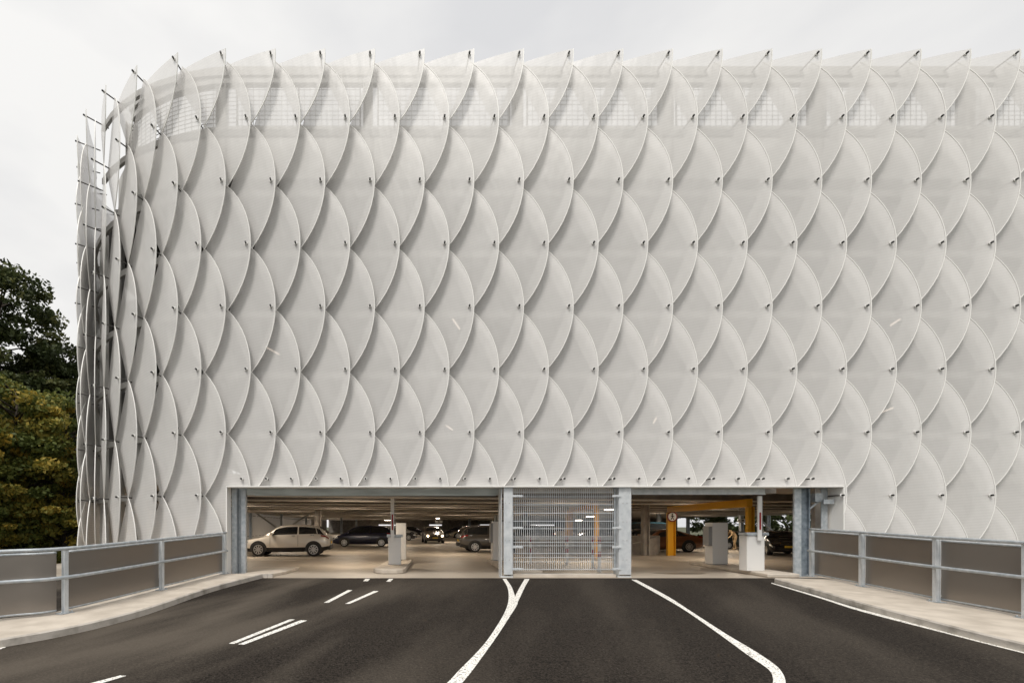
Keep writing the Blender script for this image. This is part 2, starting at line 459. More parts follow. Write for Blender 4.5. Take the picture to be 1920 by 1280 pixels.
for i in range(len(spost)-1):
    s0, s1 = spost[i]+0.32, spost[i+1]-0.24
    s0 = max(s0, 0)
    if s1 > 34 or s1 < 0: continue
    a, b = fmap(s0, -0.86, 0), fmap(s1, -0.86, 0)
    mb = MB()
    x = a.x
    while x < b.x:
        mb.box(x-0.008, x+0.008, a.y-0.006, a.y+0.006, 14.96, 16.35); x += 0.19
    z = 14.98; q = 0
    while z < 16.36:
        mb.box(a.x, b.x, a.y-0.02, a.y-0.007, z-0.007, z+0.007); z += 0.14 if q % 3 else 0.22; q += 1
    for x in (a.x+0.02, (a.x+b.x)/2, b.x-0.02): mb.box(x-0.025, x+0.025, a.y+0.01, a.y+0.06, 14.952, 16.35)
    part(mb, 'wire_fence', M['fence'], garage)
mb = MB()                                # fence round the corner
for i in range(18):
    s = -ARC*i/40; p = fmap(s, -0.86, 0); mb.box(p.x-0.009, p.x+0.009, p.y-0.009, p.y+0.009, 14.96, 16.35)
for z in [14.98+0.14*i for i in range(10)]:
    for i in range(9): mb.beam(fmap(-ARC*i/20, -0.86, z), fmap(-ARC*(i+1)/20, -0.86, z), 0.012, 0.018)
part(mb, 'wire_fence', M['fence'], garage)
for i in range(0, 8):                    # columns behind the skin on the lower decks
    s = -ARC*(i+0.5)/8; p = fmap(s, -0.42, 0); mb = MB(); mb.box(p.x-0.12, p.x+0.12, p.y-0.12, p.y+0.12, -2.1, 12.9); part(mb, 'corner_column', M['grey_steel'], garage)

# lattice frame (triangular struts) behind the skin
# ceiling beams of the ground floor, turned a little to the facade as the parking grid is
ROT = math.radians(11)
rm = Matrix.Translation((4, D+1.5, 0)) @ Matrix.Rotation(ROT, 4, 'Z')
nb = 0
for i in range(0, 22):
    y = 2.2+i*3.2
    mb = MB()
    x0, x1 = -60, 60
    # clip the beam to the building
    pts = [rm @ Vector((x, y, 0)) for x in np.linspace(-60, 60, 241)]
    pts = [p for p in pts if XE+0.8 < p.x < 41 and D+1.3 < p.y < 114 and not (p.x < X0 and (p.x-X0)**2+(p.y-YC)**2 > (RAD-1.7)**2 and p.y < YC)]
    if len(pts) < 3: continue
    a, b = pts[0], pts[-1]
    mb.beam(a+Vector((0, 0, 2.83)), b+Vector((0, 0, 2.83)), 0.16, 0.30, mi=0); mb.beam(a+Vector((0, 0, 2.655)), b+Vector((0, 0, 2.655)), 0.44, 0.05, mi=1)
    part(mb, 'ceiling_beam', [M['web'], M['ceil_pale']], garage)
# downstand at the front
mb = MB(); mb.box(-4.2, 13.0, D+0.95, D+1.25, 2.66, 2.975)
part(mb, 'edge_beam', M['wallconc'], garage)
mb = MB(); mb.box(XE, 42, 114.6, 115, 0, 1.6)
xw_ = [XE, 0, 6, 12, 15, 24, 27, 36, 42]
mb.box(XE, 42, 114.6, 115, 1.9, 2.97)
for i in range(0, len(xw_)-1, 2): mb.box(xw_[i], xw_[i+1], 114.6, 115, 1.6, 1.9)
part(mb, 'rear_wall', M['wallconc'], garage)
mb = MB(); mb.box(X0-RAD+0.3, X0-RAD+0.6, 88, 114.59, 0, 2.97); part(mb, 'side_wall', M['wallconc'], garage)
mb = MB(); mb.box(41.6, 42, 68, 114.59, 0, 2.97); part(mb, 'side_wall', M['wallconc'], garage)
mb = MB(); mb.box(14.5, 34.5, D+1.2, D+1.35, 0, 2.97); part(mb, 'inner_wall', M['wallconc'], garage)
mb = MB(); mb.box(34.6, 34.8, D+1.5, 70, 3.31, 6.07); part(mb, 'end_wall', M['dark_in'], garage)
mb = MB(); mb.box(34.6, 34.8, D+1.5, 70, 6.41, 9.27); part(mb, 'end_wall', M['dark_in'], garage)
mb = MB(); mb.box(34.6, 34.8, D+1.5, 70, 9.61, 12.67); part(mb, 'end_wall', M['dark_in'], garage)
# galvanised portals at the opening
mb = MB(); a = at(462, 0, 15.6).x; b = at(940, 0, 15.6).x
mb.box(a, b, 15.5, 15.62, 2.585, 2.79); mb.box(a+0.3, b-0.2, 15.47, 15.495, 2.555, 2.583)
part(mb, 'entrance_lintel', M['galv_green'], garage)
mb = MB(); a = at(1183, 0, 15.4).x; b = at(1432, 0, 15.4).x
mb.box(a, b, 15.35, 15.5, 2.62, 2.79); mb.box(a, b, 15.32, 15.36, 2.585, 2.618)
part(mb, 'entrance_lintel', M['galv_light'], garage)
mb = MB(); mb.box(-4.66, -4.50, 15.32, 15.34, 0, 2.8); mb.box(-4.52, -4.5, 15.35, 15.75, 0, 2.8)
mb.box(-4.495, -4.385, 15.55, 15.57, 0, 2.8); mb.box(-4.38, -4.24, 15.42, 15.60, 0, 2.8)
part(mb, 'entrance_post', M['galv'], garage)
for x0, x1 in ((940, 961), (1160, 1183)):
    a, b = at(x0, 0, 14.95).x, at(x1, 0, 14.95).x
    mb = MB(); mb.box(a+0.07 if x0 < 1000 else a, b, 14.93, 14.95, 0.09, 2.80); mb.box(a, a+0.02, 14.955, 15.3, 0.05, 2.8); mb.box(b-0.02, b, 14.955, 15.3, 0.05, 2.8)
    mb.box(a-0.02, b+0.02, 14.96, 15.2, 0.0, 0.045)
    o = part(mb, 'entrance_post', M['galv_light'], garage, 0.004)
    mb = MB()
    for z in (0.55, 1.15, 1.72, 2.3):
        for dx in (0.12, 0.24): mb.tube([(a+dx, 14.915, z), (a+dx, 14.931, z)], 0.012, 6)
    q = mb.build('bolt', M['grey_steel']); q.parent = o
a, b = at(1487, 0, 15.25).x, at(1500, 0, 15.25).x
mb = MB(); mb.box(a, b, 15.2, 15.26, 0, 2.8)
part(mb, 'entrance_post', M['galv'], garage)
M['galv_dark'] = mat('dull_galvanised_steel', (0.2, 0.235, 0.27), 0.5, 0.4)
noisy(M['galv_dark'], (0.13, 0.16, 0.19), (0.27, 0.31, 0.35), 7, 6, 0.3, 0.7)
mb = MB(); mb.box(b+0.005, b+0.24, 15.27, 15.29, 0, 2.8); mb.box(b+0.245, b+0.28, 15.2, 15.5, 0, 2.8); mb.box(b+0.36, b+0.58, 15.62, 15.64, 0.0, 2.8)
part(mb, 'entrance_post', M['galv_dark'], garage)
mb = MB(); mb.box(14.0, 14.2, 15.3, 15.32, 0, 2.8); mb.box(13.72, 13.95, 15.2, 15.45, 2.35, 2.62); mb.box(13.9, 14.22, 15.1, 15.13, 2.28, 2.42)
mb.beam((13.62, 15.35, 2.1), (13.95, 15.3, 2.4), 0.05, 0.05)
part(mb, 'fixing_bracket', M['galv'], garage)

# floor
mb = MB(); mb.box(-13.5, 42, D-0.07, 116, -0.35, 0.0)
struct(mb.build('floor', M['floor'])).location.z = 0

# ================================================================== RAMP, PAVEMENTS, GROUND
mb = MB()
mb.face([(-200, -200, -2.2), (260, -200, -2.2), (260, 400, -2.2), (-200, 400, -2.2)])
gr = struct(mb.build('ground', M['ground']))
gr.scale = (3, 3, 1)
mb = MB()
mb.box(-10, 13.6, -12, 14.8, -0.6, 0)
for v in mb.bm.verts: v.co.z += roadz(v.co.y) if v.co.z > -0.3 else roadz(v.co.y)
struct(mb.build('road', M['asphalt']))
def pave(front, back, name='pavement'):
    mb = MB(); n = len(front)
    f = [onroad(*p, 0.14) for p in front]; bk = [Vector((p[0], p[1], roadz(p[1])+0.14)) for p in back]
    f2 = [p-(0, 0, 0) if False else Vector((p.x, p.y, roadz(p.y)-0.05)) for p in f]
    b2 = [Vector((p.x, p.y, p.z-0.8)) for p in bk]
    def ch(p, c): return p
    # small chamfer on the kerb edge
    fc = []; 
    for i, p in enumerate(f):
        d = (bk[min(i, len(bk)-1)]-p); d.z = 0; d.normalize(); fc.append(p+d*0.03)
        f[i] = Vector((p.x, p.y, p.z-0.025))
    V = mb.bm.verts.new
    rows = [[V(p) for p in r] for r in (f2, f, fc, bk, b2)]
    for ri, (r0, r1) in enumerate(zip(rows, rows[1:])):
        for i in range(n-1):
            q = mb.bm.faces.new((r0[i], r0[i+1], r1[i+1], r1[i])); q.material_index = 1 if ri < 2 else 0
    for e in (0, n-1): mb.bm.faces.new([r[e] for r in rows]).material_index = 1
    return struct(mb.build(name, [M['concrete'], M['kerbface']]))
def smooth(pts, n=4):                    # Catmull-Rom through pixel or space points
    out = []; P = [Vector(p) for p in pts]
    for i in range(len(P)-1):
        p0, p1, p2, p3 = P[max(i-1, 0)], P[i], P[i+1], P[min(i+2, len(P)-1)]
        for k in range(n):
            t = k/n
            out.append(0.5*((2*p1)+(p2-p0)*t+(2*p0-5*p1+4*p2-p3)*t*t+(3*p1-p0-3*p2+p3)*t**3))
    out.append(P[-1]); return out
lfront = smooth([(492, 1074.6), (395, 1099.5), (312, 1127), (261, 1143), (178, 1164), (89, 1182), (0, 1197), (-160, 1226), (-420, 1270)], 3)
lrail_px = [(421, 1075), (303, 1105), (122, 1149), (0, 1164), (-230, 1196)]
lrail = [onroad(*p, 0.14) for p in lrail_px]
lr = smooth(lrail, 6)
def nearest_back(front, rail, off, side):
    res = []
    for p in front:
        q = onroad(p.x, p.y, 0.14)
        best = min(rail, key=lambda r: (r.xy-q.xy).length)
        d = (best-q); d.z = 0; d.normalize()
        res.append((best.x+d.x*off, best.y+d.y*off))
    return res
lback = nearest_back(lfront, smooth(lrail, 40), 0.3, -1)
pave(lfront, lback)
rfront = smooth([(1452, 1083), (1540, 1107), (1619, 1130), (1775, 1170), (1920, 1205), (2200, 1268), (2700, 1370)], 3)
rrail_px = [(1522, 1080), (1616, 1098.8), (1756, 1128), (1925, 1159), (2240, 1220)]
rrail = [onroad(*p, 0.14) for p in rrail_px]
rback = nearest_back(rfront, smooth(rrail, 40), 0.3, 1)
pave(rfront, rback)
# joint pieces where the pavement meets the building
mb = MB(); p = onroad(492, 1078, 0.14); mb.box(p.x+0.05, p.x+0.2, 14.84, 15.0, 0.002, 0.12)
mb.box(-4.62, p.x+0.04, 14.84, 14.98, -0.2, 0.12)
struct(mb.build('pavement', M['kerbface']))

def rail_thing(pts, h, hm, nposts, label, panel_side, post_idx):
    sp = smooth(pts, 8)
    t = thing('railing', label, 'railing', tuple(pts[1]))
    Z = Vector((0, 0, 1))
    def off(ps, d):
        res = []
        for i, p in enumerate(ps):
            tg = (ps[min(i+1, len(ps)-1)]-ps[max(i-1, 0)]); n = Vector((-tg.y, tg.x, 0)).normalized()
            res.append(p+n*d)
        return res
    mb = MB(); mb.tube([p+Z*h for p in off(sp, panel_side*-0.05)], 0.034, 12); part(mb, 'top_rail', M['galv'], t)
    mb = MB(); mb.tube([p+Z*hm for p in off(sp, panel_side*-0.09)], 0.034, 12); part(mb, 'middle_rail', M['galv'], t)
    outer = off(sp, panel_side*0.07)
    stops = list(post_idx) if post_idx else list(range(len(pts)))
    for i, i2 in zip(stops, stops[1:]):
        os_ = off(sp, panel_side*0.07)[i*8:i2*8+1]
        if True:
            dirn = (os_[1]-os_[0]).normalized(); g0 = 0.12 if post_idx and i == 2 else 0.03; g1 = 0.12 if post_idx and i2 == 2 else 0.03
            os_[0] = os_[0]+dirn*g0; os_[-1] = os_[-1]-(os_[-1]-os_[-2]).normalized()*g1
        mb = MB()
        for a, b in zip(os_, os_[1:]):
            m = (a+b)/2
            pass
        mb.ribbon([p+Z*0.085 for p in os_], [p+Z*(h-0.085) for p in os_], 0.02)
        o = part(mb, 'infill_panel', M['infill'], t)
        for zz in (h-0.075, 0.075):
            mb = MB(); mb.tube([p+Z*zz for p in os_], 0.026, 4)
            q = part(mb, 'panel_frame', M['galv'], o); q.location = (0, 0, 0)
    for i, p in enumerate(pts):
        if post_idx and i not in post_idx: continue
        tg = (sp[min(i*8+1, len(sp)-1)]-sp[max(i*8-1, 0)]).normalized(); n = Vector((-tg.y, tg.x, 0)).normalized()
        mb = MB()
        hh = h-0.02
        mb.beam(p, p+Z*hh, 0.012, 0.078, up=n)
        # H profile: two flanges and a web
        for d in (-0.045, 0.045):
            a = p+n*d; mb.beam(a, a+Z*hh, 0.07, 0.012, up=n)
        o = part(mb, 'post', M['galv_light'], t)
        mb = MB(); mm = Matrix.Translation(p) @ Matrix.Rotation(math.atan2(tg.y, tg.x), 4, 'Z')
        mb.box(-0.13, 0.13, -0.09, 0.09, 0.0, 0.014, mx=mm)
        for sx in (-0.1, 0.1): mb.tube([mm @ Vector((sx, -panel_side*0.05, 0.014)), mm @ Vector((sx, -panel_side*0.05, 0.045))], 0.014, 6)
        q = mb.build('base_plate', M['galv']); q.parent = o
    return t
rail_thing(lrail, 1.245, 0.70, 0, 'galvanised tube railing with bronze sheets along the pavement left of the entrance', -1, (0, 1, 2, 4))
rail_thing(rrail, 1.385, 0.76, 0, 'galvanised tube railing with dark bronze sheets on the pavement right of the entrance', 1, None)

# ------------------------------------------------------------------ road markings
def mark(polys, off=0.005):
    mb = MB()
    for pl in polys: mb.face([onroad(*p, off) for p in pl])
    return struct(mb.build('road_marking', M['paint']))
def strip(left, right, n=4, off=0.005):
    l = smooth([(x, y, 0) for x, y in left], n); r = smooth([(x, y, 0) for x, y in right], n)
    # walk both sides by row so the widths stay true
    mb = MB()
    m = len(l); L3 = [onroad(p.x, p.y, off) for p in l]; R3 = []
    k = len(r)
    for i in range(m):
        t = i/(m-1)*(k-1); j = min(int(t), k-2); q = r[j].lerp(r[j+1], t-j); R3.append(onroad(q.x, q.y, off))
    vl = [mb.bm.verts.new(p) for p in L3]; vr = [mb.bm.verts.new(p) for p in R3]
    for i in range(m-1): mb.bm.faces.new((vl[i], vl[i+1], vr[i+1], vr[i]))
    return struct(mb.build('road_marking', M['paint']))
mark([[(428, 1205.6), (440, 1206), (553, 1160.6), (543.7, 1160)]])
mark([[(446, 1206.9), (457.8, 1207.5), (576, 1162.5), (564, 1161.6)]])
mark([[(607, 1129), (616.6, 1129), (661, 1105.6), (652.5, 1105.3)]])
mark([[(646.9, 1131), (656, 1131), (710, 1107.5), (701.6, 1106.9)]])
mark([[(681, 1088.8), (689.7, 1088.8), (693.8, 1084.4), (685, 1084.4)]])
mark([[(724, 1089.4), (731.9, 1089.7), (737.5, 1084.4), (729.7, 1084.4)]])
mark([[(130, 1290), (153, 1291), (237.5, 1265.8), (225.7, 1265)]])
mark([[(-40, 1225), (-30, 1228), (11, 1212.5), (9, 1210)]])
z7 = lambda pts: [(400+x/3.2, 1060+y/3.2) for x, y in pts]
z8 = lambda pts: [(900+x/3.2, 1060+y/3.2) for x, y in pts]
strip(z7([(1735, 78), (1765, 130), (1772, 190), (1760, 250), (1720, 330), (1640, 450), (1560, 540), (1480, 620), (1400, 704), (1290, 800)]),
      z7([(1757, 78), (1792, 130), (1812, 190), (1826, 225), (1775, 310), (1700, 425), (1625, 530), (1550, 632), (1490, 704), (1390, 800)]))
strip(z7([(1868, 79), (1838, 130), (1810, 187), (1800, 250)]), z7([(1897, 79), (1868, 130), (1840, 190), (1812, 245)]), off=0.009)
strip(z8([(907, 82), (1110, 195), (1250, 280), (1450, 420), (1600, 530), (1690, 590), (1735, 625), (1755, 660), (1757, 704), (1735, 790)]),
      z8([(940, 84), (1130, 185), (1270, 275), (1480, 410), (1640, 505), (1740, 570), (1790, 610), (1822, 655), (1834, 704), (1825, 790)]))
strip([(1447, 1091.5), (1540, 1118.5), (1619, 1142.5), (1775, 1181.5), (1920, 1217.5), (2200, 1282)],
      [(1446, 1093), (1538, 1121), (1617, 1146), (1773, 1186.5), (1918, 1223.5), (2196, 1290)])

# ================================================================== GATE
g0, g1 = at(961, 0, 15.0).x+0.02, at(1160, 0, 15.0).x-0.02
gate = thing('mesh_gate', 'galvanised wire mesh gate fixed between two steel posts in the entrance', 'gate', ((g0+g1)/2, 15.1, 0))
def gz(py): return CZ-(py-CY)/F*15.1
mb = MB()
x = g0+0.03
while x < g1-0.05:
    mb.box(x-0.0075, x+0.0075, 15.105, 15.114, gz(1069), gz(913)); x += 0.0645
for py in (913.5, 922, 930.6, 945.6, 961.6, 976.6, 990.6, 1005.7, 1009.5, 1016, 1022.5, 1037, 1044.6, 1052.5, 1066.6):
    mb.box(g0+0.03, g1-0.09, 15.094, 15.104, gz(py)-0.009, gz(py)+0.009)
    if py > 1004 and py < 1024: mb.box(g0+0.03, g1-0.09, 15.06, 15.07, gz(py)-0.003, gz(py)+0.003)
part(mb, 'wire_mesh', M['galv_light'], gate)
mb = MB(); mb.box(g1-0.08, g1-0.03, 15.09, 15.14, 0.2, 2.8); part(mb, 'gate_post', M['galv'], gate)
for py in (930, 989, 1024.5, 1065):
    for (a, b) in ((g0-0.04, g0+0.27), (g1-0.22, g1+0.06)):
        mb = MB(); mb.box(a, b, 14.905, 14.928, gz(py)-0.035, gz(py)+0.03)
        mb.tube([((a+b)/2, 14.88, gz(py)), ((a+b)/2, 14.906, gz(py))], 0.016, 6)
        part(mb, 'mesh_clamp', M['galv_light'], gate, 0.004)
mb = MB(); mb.box(g0, g1-0.05, 15.0, 15.22, 0, 0.10)
part(mb, 'sill', M['concrete'], gate, 0.01)
mb = MB()
for i in range(54): mb.box(g0+0.3+i*0.054, g0+0.325+i*0.054, 15.02, 15.2, 0.10, 0.104)
part(mb, 'sill_grating', M['galv'], gate)

# ================================================================== ISLANDS, BARRIERS, MACHINES
def island(poly, h, label):
    mb = MB(); mb.prism(poly, 0.0, h, 0)
    o = mb.build('kerb_island', M['concrete'], None, 0.03); return tag(o, label, 'traffic island', None)
island([(-.18, 16.55), (-.1, 16.25), (0.1, 16.06), (0.6, 16.06), (.82, 16.2), (.92, 16.5), (1.5, 21.2), (.5, 21.2)], 0.15, 'pale concrete island with rounded nose under the barrier in the left lane')
island([(4.2, 15.6), (4.75, 21.2), (5.5, 21.2), (5.3, 15.6)], 0.15, 'pale concrete island behind the gate post under a ticket machine')
island([(11.98, 14.9), (12.95, 20.2), (13.9, 20.2), (12.98, 14.9)], 0.12, 'long low concrete island under the barrier and machine in the right lane')
mb = MB(); mb.prism([(-4.2, 15.0), (-3.4, 14.95), (-3.05, 16.0), (-2.9, 17.6), (-4.6, 17.9)], 0.0, lambda p: 0.10)
tag(mb.build('kerb_island', M['concrete'], None, 0.02), 'low concrete plinth on the garage floor beside the left entrance post', 'traffic island')

def barrier(base, w, d, h, arm_x, arm_top, label, stripe):
    t = thing('barrier', label, 'barrier', base); x, y, z = base
    mb = MB(); mb.box(-w/2, w/2, -d/2, d/2, 0, h); lpart(mb, 'cabinet', M['white_box'], t, 0.02)
    mb = MB(); mb.box(arm_x-0.065, arm_x+0.065, -d/2-0.10, -d/2-0.045, h-0.16, arm_top-z)
    a = lpart(mb, 'arm', M['white_box'], t, 0.008)
    mb = MB(); mb.box(arm_x-0.03, arm_x+0.03, -d/2-0.106, -d/2-0.1005, stripe[0]-z, stripe[1]-z)
    q = mb.build('red_reflector', M['red']); q.parent = a
    mb = MB(); mb.box(-w/2-0.05, w/2+0.06, -d/2-0.04, d/2-0.05, h+0.005, h+0.10); mb.tube([(w/2+0.02, -d/2-0.09, h+0.05), (w/2+0.02, -d/2-0.03, h+0.05)], 0.05, 12)
    mb.tube([(-w/2-0.02, -d/2-0.09, h+0.05), (-w/2-0.02, -d/2-0.03, h+0.05)], 0.045, 12)
    lpart(mb, 'hinge_block', M['galv'], t, 0.006)
    mb = MB(); mb.box(-w/2+0.03, w/2-0.03, -d/2-0.004, -d/2-0.001, 0.08, h-0.12); lpart(mb, 'cabinet_door', M['white_box'], t)
    mb = MB(); mb.tube([(arm_x+0.13, -d/2-0.05, h), (arm_x+0.10, -d/2-0.05, arm_top-z)], 0.008, 6); lpart(mb, 'stay_cable', M['grey_box'], t)
    return t
barrier((0.60, 18.2, 0.15), 0.47, 0.36, 1.02, -0.09, 2.61, 'raised white barrier on the rounded island in the left lane', (1.44, 2.02))
barrier((12.3, 15.95, 0.12), 0.58, 0.36, 1.16, 0.06, 2.56, 'raised white barrier beside the right entrance post', (1.47, 2.03))
def machine(base, w, d, h, label, reader=None):
    t = thing('ticket_machine', label, 'ticket machine', base)
    mb = MB(); mb.box(-w/2, w/2, -d/2, d/2, 0.02, h); b = lpart(mb, 'housing', M['white_box'], t, 0.015)
    mb = MB(); mb.box(-w/2+0.02, w/2-0.02, -d/2+0.02, d/2-0.02, 0, 0.019); lpart(mb, 'plinth', M['grey_box'], t)
    if reader:
        mb = MB(); mb.box(*reader); lpart(mb, 'card_reader', M['grey_box'], t, 0.01)
    return t
machine((0.95, 20.6, 0.15), 0.42, 0.3, 1.56, 'tall white ticket machine behind the left barrier on the same island', (-0.215, -0.212, -0.08, 0.08, 1.2, 1.4))
machine((4.98, 20.3, 0.15), 0.46, 0.4, 1.63, 'white ticket machine partly behind the steel post left of the gate', (-0.32, -0.232, -0.18, 0.1, 0.75, 1.55))
machine((12.98, 18.6, 0.12), 0.58, 0.45, 1.6, 'tall white ticket machine between the yellow post and the right barrier', (-0.42, -0.292, -0.2, 0.15, 0.72, 1.45))
# bollards behind the gate
for px, py, lab in ((995, 1057, 'red and white striped bollard behind the gate, leftmost of four'), (1063, 1058, 'red and white striped bollard in front of the yellow frame behind the gate'),
                    (1111.5, 1063, 'red and white striped bollard behind the gate, second from right'), (1123.6, 1071.5, 'red and white striped bollard closest to the gate, on its right side')):
    y = gy(py); p = at(px, py, y); hh = (py-1005)/F*y
    t = thing('bollard', lab, 'bollard', (p.x, y, 0), 'striped bollards behind the gate')
    mb = MB(); r = 0.055; mb.tube([(0, 0, 0.0), (0, 0, 0.42*hh)], r, 14); mb.tube([(0, 0, 0.57*hh), (0, 0, 0.8*hh)], r, 14); lpart(mb, 'pole', M['white_box'], t)
    mb = MB(); mb.tube([(0, 0, 0.42*hh), (0, 0, 0.57*hh)], r+0.002, 14); mb.tube([(0, 0, 0.8*hh), (0, 0, hh)], r+0.002, 14); lpart(mb, 'red_band', M['red'], t)
    mb = MB(); mb.tube([(0, 0, 0), (0, 0, 0.015)], 0.1, 14); lpart(mb, 'base_plate', M['white_box'], t)

# yellow height frames
def yframe(p0, p1, top, label, w=0.42, w2=0.24):
    t = thing('height_frame', label, 'height frame', (p0[0], p0[1], 0))
    x1, y1 = p1[0]-p0[0], p1[1]-p0[1]
    def hcol(x, y, w):
        mb = MB()
        mb.box(x-w/2, x+w/2, y-0.012, y+0.012, 0, top-0.3); mb.box(x-w/2, x-w/2+0.03, y-0.15, y-0.0125, 0, top-0.3); mb.box(x+w/2-0.03, x+w/2, y-0.15, y-0.0125, 0, top-0.3)
        mb.box(x-w/2+0.0301, x-w/2+0.12, y-0.15, y-0.13, 0, top-0.3)
        return mb
    lpart(hcol(0, 0, w), 'post', M['yellow'], t); lpart(hcol(x1, y1, w2), 'post', M['yellow'], t)
    mb = MB(); mb.beam((-x1*0.02, -y1*0.02, top-0.14), (x1*1.01, y1*1.01, top-0.14), 0.2, 0.30); lpart(mb, 'beam', M['yellow'], t)
    return t
yframe((15.67, 26.0), (14.3, 18.7), 2.62, 'yellow steel height frame with a round no pedestrians sign in the right lane')
yframe((11.9, 30.3), (10.6, 23.6), 2.74, 'yellow steel height frame standing behind the mesh gate', 0.36, 0.16)
# round sign
sg = thing('pedestrian_sign', 'round red ringed no pedestrians sign on the yellow post', 'sign', (0, 0, 0))
c = at(1260.5, 968, 25.75)
mb = MB(); mb.tube([c+Vector((0, 0.02, 0)), c], 0.275, 32); part(mb, 'sign_plate', M['sign_red'], sg)
mb = MB(); mb.tube([c+Vector((0, -0.001, 0)), c+Vector((0, -0.006, 0))], 0.215, 32); part(mb, 'sign_face', M['sign_white'], sg)
mb = MB(); yy = -0.012
def lim(a, b, r): mb.tube([c+Vector((a[0], yy, a[1])), c+Vector((b[0], yy, b[1]))], r, 8)
mb.tube([c+Vector((0, yy-0.004, 0.135)), c+Vector((0, yy+0.004, 0.135))], 0.034, 12)
lim((0, 0.09), (0.0, -0.02), 0.03); lim((0, -0.02), (0.07, -0.16), 0.02); lim((0, -0.02), (-0.075, -0.155), 0.02); lim((0, 0.08), (0.085, 0.0), 0.015); lim((0, 0.08), (-0.08, 0.01), 0.015)
part(mb, 'walking_figure', M['rod_end'], sg)

# ramp wall and column inside
mb = MB()
pts = [(9.5, 0.0), (15.35, 0.0), (15.35, 0.95), (13.8, 0.56), (11.3, 0.05), (9.5, 0.02)]
lo = [mb.bm.verts.new((x, 26.6, z)) for x, z in pts]; hi = [mb.bm.verts.new((x, 26.8, z)) for x, z in pts]
mb.bm.faces.new(lo); mb.bm.faces.new(list(reversed(hi)))
for i in range(len(pts)): mb.bm.faces.new((lo[i], lo[(i+1) % 6], hi[(i+1) % 6], hi[i]))
tag(mb.build('ramp_wall', M['wallconc']), 'sloping grey concrete ramp wall behind the slim steel column', 'wall')
mb = MB(); mb.box(8.0, 16.4, 28.2, 28.4, 0, 1.02); tag(mb.build('parapet_wall', M['wallconc']), 'low grey concrete parapet in front of dark cars, behind the sloping ramp wall', 'wall')
def column(px, y, w, label, m):
    x = (px-CX)/F*y; mb = MB()
    mb.box(x-w/2, x-w/2+0.05, y-0.14, y+0.14, 0, 2.975); mb.box(x+w/2-0.05, x+w/2, y-0.14, y+0.14, 0, 2.975); mb.box(x-w/2+0.051, x+w/2-0.051, y-0.02, y+0.02, 0, 2.975)
    o = mb.build('steel_column', m); o.parent = garage
column(1210, 26.2, 0.34, '', M['wallconc'])
column(596, 31, 0.42, '', M['wallconc'])
column(528, 45, 0.2, '', M['galv']); column(574, 58, 0.24, '', M['galv']); column(470, 43.5, 0.2, '', M['galv'])
for px, y in ((640, 62), (668, 80), (880, 70), (930, 48), (1085, 52), (1290, 60), (1390, 48), (1440, 52), (985, 38), (1235, 44)): column(px, y, 0.3, '', M['galv'])
for (a, b) in (((476, 958), (519, 989)), ((587, 958), (549, 983)), ((1430, 978), (1458, 1004))):
    mb = MB(); y = 44; mb.beam(at(*a, y), at(*b, y), 0.12, 0.14); o = mb.build('diagonal_brace', M['galv'] if a[0] > 1000 else M['grey_steel']); o.parent = garage

# thin darker oval patch and bay lines on the floor
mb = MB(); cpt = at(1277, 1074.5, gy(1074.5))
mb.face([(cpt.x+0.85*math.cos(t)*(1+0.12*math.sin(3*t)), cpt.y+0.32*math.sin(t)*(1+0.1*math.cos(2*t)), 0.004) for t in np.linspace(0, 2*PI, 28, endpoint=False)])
struct(mb.build('floor_patch', M['dark_oval']))
mb = MB()
for (x0, y0), (x1, y1) in (((463, 1046.5), (610, 1045.8)), ((463, 1050.5), (556, 1049.5)), ((600, 1033), (706, 1031.5)), ((628, 1025), (728, 1024.6)), ((1268, 1043), (1335, 1044)), ((1437, 1034.5), (1486, 1034.5)), ((640, 1038), (660, 1037)), ((830, 1040), (925, 1041.5))):
    a = at(x0, y0, gy(y0)); b = at(x1, y1, gy(y1)); mb.beam((a.x, a.y, 0.004), (b.x, b.y, 0.004), 0.12, 0.004)
struct(mb.build('floor_marking', M['linepaint']))

# ================================================================== LAMPS
lampA = None
def lamp(x, y, z, rot, label, light=True, L=1.5, energy=60, far=False):
    t = thing('ceiling_lamp', label, 'lamp', (x, y, z), 'tube lamps under the decks', rot)
    mb = MB(); mb.box(-L/2, L/2, -0.06, 0.06, 0.03, 0.09); lpart(mb, 'housing', M['grey_box'], t)
    mb = MB(); mb.tube([(-L/2+0.03, 0, 0.0), (L/2-0.03, 0, 0.0)], 0.028, 8); lpart(mb, 'tube', M['lamp_far' if far else 'lamp'], t)
    if light:
        ld = bpy.data.lights.new('lamp_light', 'AREA'); ld.shape = 'RECTANGLE'; ld.size = L; ld.size_y = 0.1; ld.energy = energy; ld.color = (1.0, 0.85, 0.67)
        lo = bpy.data.objects.new('lamp_light', ld); COL.objects.link(lo); lo.parent = t; lo.location = (0, 0, -0.04)
lab_g = 'lit tube lamp under the ground floor ceiling of the car park'
lab_u = 'lit tube lamp glimmering through the perforated facade of an upper deck'
for x, y in ((-7, 24), (-1, 20), (-2, 30), (4, 26), (-7, 36), (2, 38), (9, 21), (16, 22), (9, 33), (16.6, 34.8), (15, 44), (8, 47), (0, 50), (-7, 50), (22, 30), (24, 42), (3, 64), (14, 60), (-6, 68), (25, 58), (8, 80), (-3, 92), (20, 80), (0, 78), (8, 100), (-7, 82), (18, 96), (2, 108), (33, 50), (33, 36)):
    q = rm.inverted() @ Vector((x, y, 0)); q.y = 2.2+3.2*round((q.y-3.8)/3.2)+1.6; q = rm @ q
    lamp(q.x, q.y, 2.80, ROT, lab_g, energy=95 if y < 55 else 110)
